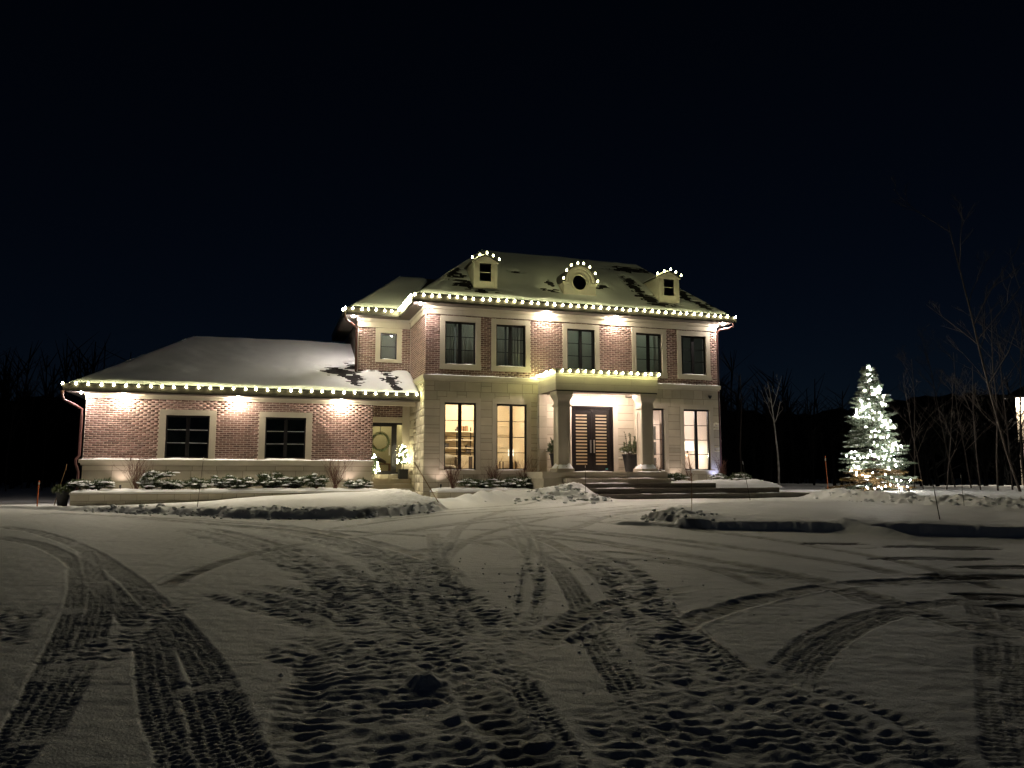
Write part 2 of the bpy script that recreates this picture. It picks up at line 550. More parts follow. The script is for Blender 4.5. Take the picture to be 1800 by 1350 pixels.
# ------------------------------------------------------------------ ground
SLOPE = 0.0207
TRACKS = [
    ('rut', 0.22, 0.014, [(-13.68, 20.81), (-9.8, 19.17), (-5.9, 16.84), (-2.82, 13.86), (-1.1, 10.8), (-0.5, 8.67)]),
    ('rut', 0.22, 0.014, [(-0.96, 9.5), (-0.88, 12.14), (-0.43, 14.91), (0.79, 18.1), (2.43, 20.81), (4.77, 23.32)]),
    ('rut', 0.2, 0.012, [(-4.18, 16.84), (-2.38, 20.38), (0.0, 23.32), (2.02, 25.13)]),
    ('rut', 0.2, 0.012, [(-3.25, 17.14), (-1.22, 20.81), (1.01, 23.04)]),
    ('rut', 0.22, 0.014, [(-2.03, 15.5), (0.0, 18.8), (2.41, 21.99), (6.27, 24.5), (9.85, 24.5)]),
    ('rut', 0.24, 0.014, [(1.41, 19.36), (2.83, 17.61), (3.91, 14.91), (4.8, 12.69), (5.17, 10.8), (5.25, 9.07), (5.18, 7.98)]),
    ('rut', 0.22, 0.014, [(-0.63, 14.36), (0.97, 13.38), (2.14, 11.77), (2.97, 10.24), (3.41, 8.75), (3.44, 7.25)]),
    ('rut', 0.22, 0.014, [(-0.24, 10.8), (0.85, 11.77), (1.83, 11.43), (2.54, 9.74), (2.82, 8.14)]),
    ('rut', 0.24, 0.014, [(-4.52, 15.5), (-2.82, 14.91), (-1.21, 13.86), (0.0, 12.14)]),
    ('tread', 0.24, 0.016, [(-0.62, 2.08), (-0.62, 3.38), (-0.7, 4.66), (-0.76, 6.44), (-0.89, 9.07), (-1.05, 12.53), (-0.98, 16.84), (0.0, 21.99)]),
    ('tread', 0.24, 0.016, [(0.0, 2.08), (0.0, 3.38), (-0.15, 4.19), (-0.39, 5.4), (-0.74, 7.12), (-1.45, 9.98), (-2.73, 13.38), (-4.71, 16.15), (-7.67, 18.44)]),
    ('tread', 0.24, 0.016, [(0.26, 2.08), (0.26, 3.38), (0.17, 4.11), (0.0, 5.13), (-0.25, 6.44), (-0.6, 8.31), (-1.05, 11.11), (-1.52, 14.91)]),
    ('rut', 0.26, 0.016, [(-0.99, 2.08), (-0.99, 3.38), (-1.18, 4.37), (-1.39, 5.71), (-1.67, 7.38), (-2.46, 9.98), (-3.95, 12.94), (-6.2, 15.76)]),
    ('tread', 0.24, 0.016, [(0.66, 2.08), (0.66, 3.38), (0.73, 4.11), (0.69, 5.13), (0.65, 6.44), (0.66, 8.31), (0.47, 10.8), (-0.2, 13.86)]),
    ('rut', 0.24, 0.015, [(1.02, 2.08), (1.02, 3.38), (1.13, 4.11), (1.13, 5.13), (1.11, 6.44), (1.09, 7.98), (1.01, 9.98), (0.73, 12.53), (0.0, 15.5)]),
    ('tread', 0.24, 0.014, [(1.49, 2.08), (1.49, 3.38), (1.57, 4.11), (1.53, 4.77), (1.47, 5.55), (1.43, 6.65), (1.44, 7.98)]),
    ('rut', 0.35, 0.02, [(-12.72, 19.36), (-10.6, 19.36), (-6.76, 16.84), (-4.13, 14.91), (-2.34, 13.38)]),
    ('rut', 0.3, 0.016, [(-12.95, 20.38), (-8.75, 18.44), (-4.94, 16.15), (-3.14, 14.36), (-1.76, 12.14)]),
    ('rut', 0.3, 0.016, [(-3.78, 15.26), (-1.92, 18.8), (0.8, 21.99), (3.68, 25.13)]),
    ('rut', 0.3, 0.016, [(-3.02, 13.86), (-1.21, 16.56), (1.4, 19.17), (3.89, 21.27), (5.37, 22.25)]),
    ('rut', 0.26, 0.014, [(-2.72, 14.91), (-0.9, 15.5), (1.09, 14.91), (2.43, 13.38), (3.42, 11.77)]),
    ('rut', 0.3, 0.016, [(-0.51, 17.61), (1.63, 14.91), (3.29, 12.94), (4.31, 10.8), (4.72, 9.07)]),
    ('rut', 0.3, 0.016, [(0.0, 15.5), (1.69, 12.94), (2.82, 10.8), (3.47, 9.07), (3.65, 7.67), (3.82, 6.65), (3.84, 5.96)]),
    ('rut', 0.28, 0.014, [(1.03, 17.61), (2.94, 16.15), (4.34, 13.86), (5.11, 12.14)]),
    ('rut', 0.3, 0.015, [(-1.66, 11.43), (-0.49, 13.38), (1.13, 15.5), (2.54, 19.36), (4.5, 21.99), (6.9, 23.6)]),
    ('rut', 0.3, 0.018, [(0.91, 5.55), (1.43, 6.65), (2.04, 7.44), (2.82, 8.14), (3.63, 8.67), (4.55, 8.99), (5.96, 9.15)]),
    ('tread', 0.24, 0.014, [(1.72, 5.13), (2.01, 5.63), (2.41, 6.24), (2.95, 6.83), (3.52, 7.3), (4.11, 7.61), (5.13, 7.91)]),
    ('tread', 0.24, 0.014, [(1.78, 5.0), (2.2, 5.71), (2.71, 6.39), (3.32, 7.0), (3.79, 7.3)]),
    ('rut', 0.26, 0.014, [(0.72, 9.98), (1.57, 10.8), (2.53, 9.98), (3.28, 9.07), (3.68, 8.49)]),
    ('churn', 0.9, 0.03, [(-6.54, 15.76), (-4.23, 12.94), (-2.53, 9.98), (-1.49, 7.67), (-0.87, 6.05), (-0.5, 5.0), (-0.2, 4.11), (-0.05, 3.61), (0.1, 2.31)]),
    ('churn', 0.8, 0.028, [(-4.56, 14.91), (-2.82, 12.94), (-1.65, 10.8), (-1.0, 8.67), (-0.55, 7.0), (-0.17, 6.05), (0.12, 5.55)]),
    ('churn', 0.9, 0.032, [(-1.75, 6.44), (-1.27, 5.55), (-0.98, 4.77), (-0.81, 4.11), (-0.73, 3.49), (-0.65, 2.19)]),
    ('churn', 0.7, 0.03, [(-3.13, 8.67), (-2.42, 7.98), (-1.74, 7.12), (-1.29, 6.44)]),
    ('churn', 0.55, 0.026, [(-1.11, 13.86), (-0.98, 10.8), (-0.76, 8.67), (-0.47, 6.88), (-0.17, 6.05)]),
    ('churn', 0.6, 0.03, [(0.51, 11.77), (1.1, 10.8), (1.25, 9.07), (1.22, 7.38), (1.26, 6.05), (1.28, 5.0), (1.31, 4.11), (1.3, 3.55), (1.29, 2.25)]),
    ('churn', 0.8, 0.034, [(-0.29, 5.87), (0.23, 6.44), (0.86, 6.65), (1.29, 6.44)]),
    ('churn', 0.7, 0.034, [(0.94, 5.71), (1.13, 5.26), (1.22, 4.77), (1.21, 4.28)]),
    ('churn', 0.9, 0.034, [(-0.93, 5.0), (-0.49, 4.89), (0.0, 5.4), (0.4, 5.55)]),
    ('churn', 0.8, 0.03, [(-0.68, 4.37), (-0.46, 4.03), (-0.34, 3.49), (-0.22, 2.19)]),
    ('churn', 0.8, 0.03, [(0.51, 4.77), (0.7, 4.28), (0.8, 3.81), (0.83, 3.38), (0.86, 2.08)]),
    ('churn', 0.5, 0.028, [(1.31, 5.26), (1.66, 4.66), (1.78, 4.19), (1.77, 3.81), (1.76, 2.51)]),
    ('rut', 0.3, 0.02, [(-3.78, 8.31), (-3.92, 9.5), (-3.92, 10.8), (-3.79, 12.14), (-3.31, 13.38)]),
    ('rut', 0.28, 0.02, [(0.12, 5.71), (0.43, 6.65), (0.87, 7.52), (1.47, 8.14), (2.07, 8.67)]),
    ('rut', 0.3, 0.022, [(-0.3, 5.26), (-0.17, 4.66), (0.0, 4.03), (0.15, 3.55), (0.3, 2.25)]),
    ('tread', 0.26, 0.018, [(-10.59, 16.15), (-8.57, 14.36), (-6.61, 12.14), (-4.83, 9.74), (-3.55, 7.82), (-2.72, 6.54), (-2.06, 5.4), (-1.63, 4.56), (-1.31, 3.88), (-1.09, 3.38), (-0.87, 2.08)]),
    ('tread', 0.26, 0.018, [(-9.07, 13.86), (-7.65, 12.69), (-6.03, 10.8), (-4.48, 8.67), (-3.41, 7.12), (-2.73, 6.05), (-2.33, 5.26), (-1.86, 4.37), (-1.47, 3.67), (-1.08, 2.37)]),
    ('tread', 0.22, 0.018, [(-5.66, 10.24), (-4.46, 8.14), (-3.7, 6.65), (-3.17, 5.55), (-2.79, 4.77), (-2.57, 4.28), (-2.34, 3.74), (-2.11, 2.44)]),
    ('tread', 0.22, 0.016, [(-6.61, 12.14), (-5.31, 9.98), (-4.15, 7.98), (-3.39, 6.44), (-2.93, 5.4), (-2.59, 4.56), (-2.34, 3.95)]),
    ('tread', 0.3, 0.02, [(-1.92, 5.0), (-1.59, 4.37), (-1.39, 3.95), (-1.17, 3.49), (-0.95, 2.19)]),
    ('churn', 0.22, 0.026, [(0.07, 19.36), (0.22, 14.91), (0.26, 11.77), (0.25, 9.5), (0.22, 7.98), (0.18, 6.44)]),
    ('churn', 0.5, 0.02, [(-3.28, 7.98), (-3.0, 6.24), (-3.06, 5.71), (-2.99, 5.0)]),
    ('churn', 0.4, 0.02, [(-4.97, 7.67), (-4.02, 6.44), (-3.53, 5.87)]),
    ('tread', 0.22, 0.01, [(4.8, 8.31), (4.06, 6.76), (3.37, 5.55), (2.84, 4.66), (2.53, 4.11), (2.28, 3.61), (2.03, 2.31)]),
    ('tread', 0.2, 0.01, [(4.81, 7.67), (4.12, 6.44), (3.56, 5.55), (3.04, 4.77), (2.66, 4.11)]),
    ('rut', 0.24, 0.016, [(3.97, 7.25), (4.01, 6.65), (3.91, 5.87)]),
]
BARE = [(5.29, 12.94, 0.5, 0.11), (5.57, 12.77, 0.3, 0.06), (6.47, 12.37, 0.9, 0.2), (7.01, 12.06, 0.5, 0.16), (5.95, 10.8, 0.8, 0.2), (5.48, 9.24, 0.55, 0.22), (6.29, 9.98, 0.6, 0.2), (4.89, 7.98, 0.4, 0.2), (4.77, 7.44, 0.35, 0.2)]
LUMPS = [(-0.57, 4.97, 0.16, 0.075), (6.41, 14.91, 0.2, 0.06), (3.7, 18.1, 0.3, 0.08), (0.01, 3.95, 0.2, 0.03)]


def base_z(y):
    """height of the bare driveway: climbs gently from the camera to the house, level beyond"""
    y = np.asarray(y, np.float32)
    return SLOPE * (27.0 - np.log1p(np.exp(np.clip((27.0 - y) * 1.5, -30, 60))) / 1.5)


EDGE_X = np.array([-60, -40, -20, -14.47, -13.34, -10.48, -7.51, -6.24, -5.15, -3.93, -2.74, -1.75])
EDGE_Y = np.array([36, 29, 23.8, 22.1, 21.55, 20.4, 18.8, 18.3, 18.12, 17.95, 18.75, 20.6])


def snow_height(x, y):
    """everything of the ground that is larger than a tyre mark"""
    z = base_z(y)
    wig = 0.22 * fbm(x * 0.9, y * 0.9, 4, 3) + 0.10 * fbm(x * 3.1, y * 3.1, 3, 8)
    lump = fbm(x * 2.6, y * 2.6, 5, 21, 0.66)
    chunk = 1 - np.abs(fbm(x * 3.3, y * 3.3, 4, 33, 0.6)) * 2.2
    # lawn left of the walk
    ye = np.interp(x, EDGE_X, EDGE_Y)
    d = (y - ye) * 0.85 + wig * 0.7
    xr = (-1.75 - x) * 0.8 + wig * 1.2 + 0.25 * np.clip(y - 22, 0, 8) * 0 - 0.20 * np.clip(y - 21.0, 0, 9)
    dd = np.minimum(d, xr)
    bank_h = 0.11 + 0.08 * sstep(-9, -4, x)
    lawn = sstep(-0.10, 0.22, dd) * bank_h
    near = np.exp(-((dd - 0.40) / 0.75) ** 2) * sstep(-16, -9, x)
    lawn = lawn + near * (0.07 * np.clip(lump, -1, 1) + 0.05 * np.clip(chunk, 0, 1)) * sstep(-0.15, 0.1, dd)
    # the lawn climbs towards the side door
    lx = (x - HO.x) * HU.x + (y - HO.y) * HU.y
    ly = (x - HO.x) * HD.x + (y - HO.y) * HD.y
    tgt = np.interp(lx, [-11.5, -7.3, -5.5, -3.5, -1.7, 0], [-0.11, 0.0, 0.13, 0.22, 0.27, 0.2])
    lawn = lawn + sstep(0, 0.5, dd) * sstep(-5.5, -0.6, ly) * (tgt - bank_h)
    z = z + lawn
    # walk up to the side door rises a little
    z = z + sstep(-4, 1.0, ly) * sstep(-2.6, -1.2, lx) * sstep(0.9, 0.2, lx) * (dd < 0.2) * 0.03
    # mound beside the front steps: smooth ridge on the left, ploughed lumps on the right
    q1 = np.exp(-(((x + 1.05) / 1.0) ** 2 + ((y - 25.6) / 0.9) ** 2))
    q2 = np.exp(-(((x - 0.6) / 1.5) ** 2 + ((y - 26.0) / 1.1) ** 2))
    q3 = np.exp(-(((x - 1.7) / 1.15) ** 2 + ((y - 25.0) / 0.95) ** 2))
    q4 = np.exp(-(((x - 2.15) / 0.75) ** 2 + ((y - 26.35) / 0.55) ** 2))
    z = z + 0.36 * q4 * (1 + 0.35 * lump) + 0.20 * q1 * (1 + 0.25 * np.sin((x * 1.6 + y * 0.7) * 7)) + 0.30 * q2 + 0.34 * q3 * (1 + 0.55 * lump + 0.25 * np.clip(chunk, 0, 1))
    # island in the turning circle
    fr = np.interp(x, [2.1, 3.56, 6.2, 6.64, 9.0, 12.0], [16.4, 15.55, 14.75, 14.4, 13.8, 13.2])
    bk = np.interp(x, [3.3, 4.2, 5.5, 7.5, 10.0, 11.4, 12.1, 13.0], [17.2, 20.2, 22.0, 22.6, 22.5, 20.2, 18.4, 15.5])
    di = np.minimum(y - fr, (bk - y) * 0.8)
    di = np.minimum(di, (x - 3.1 + 0.2 * (y - 17)) * 0.8) + 0.25 * wig * sstep(5.2, 3.5, x)
    di = di + 0.15 * fbm(x * 1.7, y * 1.7, 4, 61) + 0.08 * np.clip(chunk, -0.5, 1) * sstep(0.5, 0.0, np.abs(di))
    gap = np.exp(-((x - 6.42 + (y - 14.6) * 0.35) / 0.30) ** 2)
    face = sstep(-0.04, 0.12 + 0.0 * x, di)
    soft = sstep(-1.3, 0.5, di)
    hi = 0.15 + 0.02 * np.sin(x * 1.1) + 0.02 * lump
    isl = hi * (face * (1 - gap) + soft * gap * 0.9)
    isl = isl + np.exp(-(((x - 3.55) / 0.75) ** 2 + ((y - 16.8) / 1.0) ** 2)) * (0.06 + 0.12 * np.clip(lump, -0.6, 1))
    isl = isl + 0.07 * np.exp(-((x - 6.42 + (y - 14.6) * 0.35) / 0.16) ** 2) * sstep(-1.6, -0.3, di) * sstep(0.5, 0.0, di) * (1 + 0.4 * lump)
    isl = isl + 0.05 * np.exp(-((di - 0.5) / 0.5) ** 2) * face
    low = sstep(-0.03, 0.05, y - fr) * sstep(2.0, 2.4, x) * sstep(4.0, 3.3, x) * sstep(18.6, 16.4, y) * 0.07
    z = z + np.maximum(isl, low)
    # ploughed bank along the far side of the lane
    bx = np.interp(y, [13, 15.5, 19.4, 22.8, 25.2, 26.6, 28.2], [14.2, 13.7, 13.0, 12.0, 11.0, 10.6, 10.7])
    db = (x - bx) * 0.8 + wig
    bank = sstep(-0.2, 0.5, db) * 0.13 + np.exp(-((db - 0.65) / 0.55) ** 2) * (0.10 + 0.17 * np.clip(lump, -0.5, 1) + 0.09 * np.clip(chunk, 0, 1))
    z = z + bank * sstep(30.5, 27.5, y) + sstep(29.0, 31, y) * sstep(9, 12, x) * 0.16
    # soft unevenness everywhere
    z = z + 0.03 * fbm(x * 0.35, y * 0.35, 3, 5) + 0.006 * fbm(x * 2.2, y * 2.2, 4, 6)
    far = sstep(32, 60, y)
    z = z + far * 0.35 * fbm(x * 0.06, y * 0.06, 3, 9)
    return z.astype(np.float32)


def catmull(P, step=0.012):
    P = np.array(P, float)
    P = np.vstack([2 * P[0] - P[1], P, 2 * P[-1] - P[-2]])
    out = []
    for i in range(1, len(P) - 2):
        p0, p1, p2, p3 = P[i - 1], P[i], P[i + 1], P[i + 2]
        n = max(2, int(np.linalg.norm(p2 - p1) / step))
        t = np.linspace(0, 1, n, endpoint=False)[:, None]
        out.append(0.5 * ((2 * p1) + (-p0 + p2) * t + (2 * p0 - 5 * p1 + 4 * p2 - p3) * t ** 2 + (-p0 + 3 * p1 - 3 * p2 + p3) * t ** 3))
    return np.vstack(out)


GX0, GX1, GY0, GY1, GR = -12.5, 14.0, 1.0, 25.0, 0.018
GNX = int((GX1 - GX0) / GR)
GNY = int((GY1 - GY0) / GR)


def build_tracks():
    H = np.zeros((GNY, GNX), np.float32)
    W = np.zeros((GNY, GNX), np.float32)
    C = np.zeros((GNY, GNX), np.float32)     # churn amount
    passes = []
    for kind, width, depth, P in TRACKS:
        if kind == 'churn':
            rp = random.Random(len(passes))
            for k in (-0.30, 0.02, 0.33, -0.12):
                passes.append(('churn', width * rp.uniform(0.36, 0.50), depth * rp.uniform(0.6, 1.0), P, width * (k + rp.uniform(-0.08, 0.08)), rp.uniform(0.085, 0.135)))
        else:
            passes.append((kind, width, depth, P, 0.0, 0.1))
    for ti, (kind, width, depth, P, shift, period) in enumerate(passes):
        S = catmull(P)
        if shift:
            Tn = np.gradient(S, axis=0)
            Tn /= np.maximum(np.linalg.norm(Tn, axis=1), 1e-9)[:, None]
            drift = shift + 0.12 * np.sin(np.linspace(0, 5, len(S)) + ti)
            S = S + np.stack([-Tn[:, 1], Tn[:, 0]], 1) * drift[:, None]
        T = np.gradient(S, axis=0)
        ln = np.linalg.norm(T, axis=1)
        s = np.concatenate([[0], np.cumsum(np.linalg.norm(np.diff(S, axis=0), axis=1))])
        N = np.stack([-T[:, 1], T[:, 0]], 1) / np.maximum(ln, 1e-9)[:, None]
        wmax = width * (0.5 if kind != 'churn' else 0.62) + 0.07
        off = np.arange(-wmax, wmax, 0.010)
        px = S[:, None, 0] + N[:, None, 0] * off[None]
        py = S[:, None, 1] + N[:, None, 1] * off[None]
        ss = np.broadcast_to(s[:, None], px.shape)
        oo = np.broadcast_to(off[None], px.shape)
        t = oo / (width * 0.5)
        at = np.abs(t)
        n1 = fbm(px * 1.4, py * 1.4, 3, 50 + ti)
        n2 = fbm(px * 7, py * 7, 2, 80 + ti)
        fd = 0.35 if kind == "tread" else 0.8
        ends = sstep(0, fd, ss) * sstep(0, fd, s[-1] - ss)
        ix = ((px - GX0) / GR).astype(np.int32)
        iy = ((py - GY0) / GR).astype(np.int32)
        ok = (ix >= 0) & (ix < GNX) & (iy >= 0) & (iy < GNY)
        if kind == 'tread':
            col = np.floor((t + 1) * 2.0)
            ph = np.array([0.0, 2.4, 4.5, 1.2, 3.3, 0.4, 5.1])[np.clip(col, 0, 5).astype(int)]
            bars = np.sin(ss * 2 * np.pi / 0.062 + ph + 0.8 * n1 + np.abs(t) * 1.2)
            rib = np.exp(-((((t + 1) * 2.0) % 1.0 - 0.5) / 0.46) ** 8)
            inside = sstep(1.08, 0.95, at)
            fade = sstep(-0.55, -0.05, n1 + 0.25)
            h = inside * (-depth * (0.55 + 0.45 * np.tanh(bars * 4) * rib) * fade + 0.004 * n2)
            h = h + 0.22 * depth * np.exp(-((at - 1.12) / 0.12) ** 2) * fade * (0.5 + 1.2 * n2)
            w = inside * (0.25 + 0.35 * (bars > -0.2) * rib) * fade * ends
        elif kind == 'rut':
            inside = sstep(1.1, 0.6, at)
            h = -depth * inside * (0.75 + 0.5 * n2) + 0.6 * depth * np.exp(-((at - 1.2) / 0.2) ** 2) * (0.7 + 0.8 * n2)
            h = h + inside * 0.25 * depth * np.sin(ss * 2 * np.pi / 0.10 + 3 * n1)
            w = inside * np.clip(0.62 + 0.5 * n2, 0, 0.9) * ends
        else:
            inside = sstep(1.35, 0.15, at + 0.55 * n1 + 0.2 * n2) * (0.35 + 0.65 * sstep(-0.9, 0.2, n1 + 0.35 + 0.3 * n2))
            ph = ss / period + 0.55 * n1 + 0.30 * n2 + np.abs(t) * 0.35
            saw = ph - np.floor(ph)
            bars = np.where(saw < 0.72, saw / 0.72, (1 - saw) / 0.28) * 2 - 1      # gentle rise, steep break
            sharp = bars
            h = inside * (-depth * 0.35 + depth * 0.42 * sharp * sstep(-0.5, 0.4, n2 + 0.25) + 0.35 * depth * np.exp(-((at - 0.95) / 0.2) ** 2) * (0.6 + n2))
            w = inside * np.clip(0.20 - 0.15 * bars + 0.2 * n2, 0.0, 0.45) * ends
            cc = C[iy[ok], ix[ok]]
            C[iy[ok], ix[ok]] = np.maximum(cc, (inside * ends)[ok])
        h = h * ends
        hit = ok & ((np.abs(h) > 1e-4) | (w > 1e-3))
        prev = H[iy[hit], ix[hit]]
        k = sstep(1.35, 0.9, at)[hit]
        H[iy[hit], ix[hit]] = prev * (1 - k * (0.75 if kind != 'churn' else 0.35)) + h[hit]
        W[iy[hit], ix[hit]] = np.maximum(W[iy[hit], ix[hit]] * (1 - 0.3 * k), w[hit])
    # churned snow: lumpy crust with broken ridges
    gy, gx = np.mgrid[0:GNY, 0:GNX]
    gx = (gx * GR + GX0).astype(np.float32)
    gy = (gy * GR + GY0).astype(np.float32)
    sel = C > 0.01
    xs, ys = gx[sel], gy[sel]
    rid = 1 - np.abs(fbm(xs * 3.2, ys * 4.6, 4, 140, 0.55)) * 2.4
    big = fbm(xs * 1.7, ys * 2.0, 3, 150)
    H[sel] += C[sel] * (0.013 * np.clip(rid, -0.6, 1) * sstep(-0.45, 0.25, big) + 0.015 * fbm(xs * 9, ys * 11, 4, 160, 0.6) - 0.008)
    # light wind ripples and grain everywhere
    H += 0.0045 * fbm(gx * 4, gy * 9, 3, 170) + 0.0034 * fbm(gx * 14, gy * 18, 2, 171) + 0.010 * np.clip(fbm(gx * 1.1, gy * 3.0, 3, 172) - 0.15, 0, 1)
    # bare asphalt patches by the island
    B = np.zeros_like(H)

    def window(cx, cy, rx, ry):
        i0, i1 = max(0, int((cx - rx - GX0) / GR)), min(GNX, int((cx + rx - GX0) / GR))
        j0, j1 = max(0, int((cy - ry - GY0) / GR)), min(GNY, int((cy + ry - GY0) / GR))
        return (slice(j0, max(j0, j1)), slice(i0, max(i0, i1)))

    for (cx, cy, rx, ry) in BARE:
        w_ = window(cx, cy, rx * 2, ry * 2)
        wx, wy = gx[w_], gy[w_]
        q = np.sqrt(((wx - cx) / rx) ** 2 + ((wy - cy) / ry) ** 2)
        q = q + 0.75 * fbm(wx * 2.2, wy * 5.0, 4, 200)
        b_ = sstep(1.0, 0.88, q)
        H[w_] -= np.maximum(b_ - B[w_], 0) * 0.012
        B[w_] = np.maximum(B[w_], b_)
    # kicked-up blocks of snow
    for (cx, cy, r, hh) in LUMPS:
        w_ = window(cx, cy, r * 2, r * 2)
        wx, wy = gx[w_], gy[w_]
        rr = np.sqrt((wx - cx) ** 2 + (wy - cy) ** 2) / r
        rr = rr * (1 + 0.45 * fbm(wx * 7, wy * 7, 3, 220))
        H[w_] += hh * sstep(0, 0.8, 1 - rr) * (0.75 + 0.7 * fbm(wx * 13, wy * 13, 4, 230, 0.65))
    return H, W, B


def sample(G, x, y):
    fx = (x - GX0) / GR - 0.0
    fy = (y - GY0) / GR - 0.0
    inside = (fx > 1) & (fx < GNX - 2) & (fy > 1) & (fy < GNY - 2)
    fx = np.clip(fx, 1, GNX - 3)
    fy = np.clip(fy, 1, GNY - 3)
    ix = fx.astype(np.int32)
    iy = fy.astype(np.int32)
    ax = (fx - ix).astype(np.float32)
    ay = (fy - iy).astype(np.float32)
    r = (G[iy, ix] * (1 - ax) + G[iy, ix + 1] * ax) * (1 - ay) + (G[iy + 1, ix] * (1 - ax) + G[iy + 1, ix + 1] * ax) * ay
    edge = np.minimum(np.minimum(x - GX0, GX1 - x), np.minimum(y - GY0, GY1 - y))
    return r * inside * sstep(0.1, 1.0, edge)


def build_ground():
    rows = [1.0]
    while rows[-1] < 900:
        r = rows[-1]
        if r < 2.4:
            dr = 0.05
        elif r < 8:
            dr = 0.0165
        elif r < 16:
            dr = 0.0165 + (r - 8) / 8 * 0.033
        elif r < 30:
            dr = 0.05 + (r - 16) / 14 * 0.03
        elif r < 60:
            dr = 0.08 + (r - 30) * 0.02
        else:
            dr = r * 0.06
        rows.append(r + dr)
    rows = np.array(rows, np.float32)
    inner = np.arange(-0.66, 0.6601, 0.00185)
    outer = np.linspace(0.67, 2.4, 60)
    ang = np.concatenate([-outer[::-1], inner, outer]).astype(np.float32)
    A, Rr = np.meshgrid(ang, rows)
    x = Rr * np.sin(A)
    y = Rr * np.cos(A)
    # flatten the fan so that its rows run level near the camera
    z = snow_height(x.ravel(), y.ravel())
    Hh, Ww, Bb = build_tracks()
    X, Y = x.ravel(), y.ravel()
    z = z + sample(Hh, X, Y)
    wear = sample(Ww, X, Y)
    bare = sample(Bb, X, Y)
    nr, na = len(rows), len(ang)
    idx = np.arange(nr * na, dtype=np.int32).reshape(nr, na)
    faces = np.stack([idx[:-1, :-1].ravel(), idx[:-1, 1:].ravel(), idx[1:, 1:].ravel(), idx[1:, :-1].ravel()], 1)
    faces = faces[:, ::-1]
    # nothing is seen of the ground under the house: keep the fan light there
    me = arr_mesh("ground", np.stack([X, Y, z], 1), faces, "driveway_snow", True)
    for nm, val in (("wear", wear), ("bare", bare)):
        a = me.attributes.new(nm, 'FLOAT', 'POINT')
        a.data.foreach_set("value", np.clip(val, 0, 1).astype(np.float32))
    o = mesh_obj("ground", me)
    tag(o, kind="structure")
    return o


build_ground()


def gz(x, y):
    return float(snow_height(np.array([x], np.float32), np.array([y], np.float32))[0])


def at(px, y):
    """world x of something seen in column px at the distance y"""
    return (px - 900.0) / FPX * (y * math.cos(PITCH))


# ------------------------------------------------------------------ the house
rng = random.Random(11)
HB = -0.95
house = hthing("house", "two-storey red brick and limestone house with snowy roof and a low left wing", "house", 0, 0, HB)
HOFF = (0, 0, -HB)


def part(mb, name, m, parent=None, smooth=False):
    """a part (or, with a parent part, a sub-part) of the house, in house coordinates"""
    if parent is None:
        return mb.build(name, m, house, HOFF, smooth)
    return mb.build(name, m, parent, (0, 0, 0), smooth)


def fmap(Yp):
    return lambda u, n, z: (u, Yp - n, z)


def lmap(Xp):
    return lambda u, n, z: (Xp - n, u, z)


def mbox(mb, mp, u0, u1, n0, n1, z0, z1):
    a = mp(u0, n0, z0)
    b = mp(u1, n1, z1)
    mb.box(min(a[0], b[0]), max(a[0], b[0]), min(a[1], b[1]), max(a[1], b[1]), min(a[2], b[2]), max(a[2], b[2]))


def wall_grid(mb, mp, u0, u1, z0, z1, holes, thick):
    us = sorted({u0, u1} | {min(max(h[i], u0), u1) for h in holes for i in (0, 1)})
    zs = sorted({z0, z1} | {min(max(h[i], z0), z1) for h in holes for i in (2, 3)})
    for i in range(len(us) - 1):
        for j in range(len(zs) - 1):
            uc, zc = (us[i] + us[i + 1]) / 2, (zs[j] + zs[j + 1]) / 2
            if any(h[0] < uc < h[1] and h[2] < zc < h[3] for h in holes):
                continue
            mbox(mb, mp, us[i], us[i + 1], 0, -thick, zs[j], zs[j + 1])


def cuts(u0, u1, z, holes):
    """free intervals of a course at height z"""
    iv = [(u0, u1)]
    for h in holes:
        if h[2] < z < h[3]:
            nv = []
            for a, b in iv:
                if h[1] <= a or h[0] >= b:
                    nv.append((a, b))
                else:
                    if h[0] > a:
                        nv.append((a, h[0]))
                    if h[1] < b:
                        nv.append((h[1], b))
            iv = nv
    return iv


BRICKS = []
CAM = Vector((0, 0, EYE))


def bricks(wall, mp, u0, u1, z0, z1, holes, L=0.235, C=0.0750, J=0.0160):
    n = int(round((z1 - z0) / C))
    C = (z1 - z0) / n
    for i in range(n):
        zc = z0 + (i + 0.5) * C
        sh = (i % 2) * L * 0.5
        for a, b in cuts(u0, u1, zc, holes):
            k = math.floor((a - sh) / L)
            while k * L + sh < b:
                p, q = max(a, k * L + sh), min(b, (k + 1) * L + sh)
                k += 1
                if q - p < 0.045:
                    continue
                uc = (p + q) / 2
                pr = 0.0028 + rng.uniform(-0.001, 0.0012)
                c = mp(uc, pr - 0.011, zc + rng.uniform(-0.001, 0.001))
                s1 = mp(1, 0, 0)
                s0 = mp(0, 0, 0)
                alongx = abs(s1[0] - s0[0]) > 0.5
                ln = q - p - J
                size = (ln, 0.022, C - J) if alongx else (0.022, ln, C - J)
                dist = (hp(*c) - CAM).length / (1.0 if alongx else 0.25) / max(0.3, ln / L)
                BRICKS.append((dist, wall, c, size))


def unit_box_mesh(name, m):
    return MB().box(-.5, .5, -.5, .5, -.5, .5).mesh(name, m)


STONE_ME = unit_box_mesh("stone_block", "limestone")
TRIM_ME = unit_box_mesh("stone_trim", "trim_stone")


def block(parent, mp, u0, u1, n0, n1, z0, z1, me=None, name="stone_block", off=(0, 0, 0)):
    a = Vector(mp(u0, n0, z0))
    b = Vector(mp(u1, n1, z1))
    c = (a + b) / 2 - Vector(off)
    s = [abs(b[i] - a[i]) for i in range(3)]
    return mesh_obj(name, me or STONE_ME, parent, c, s)


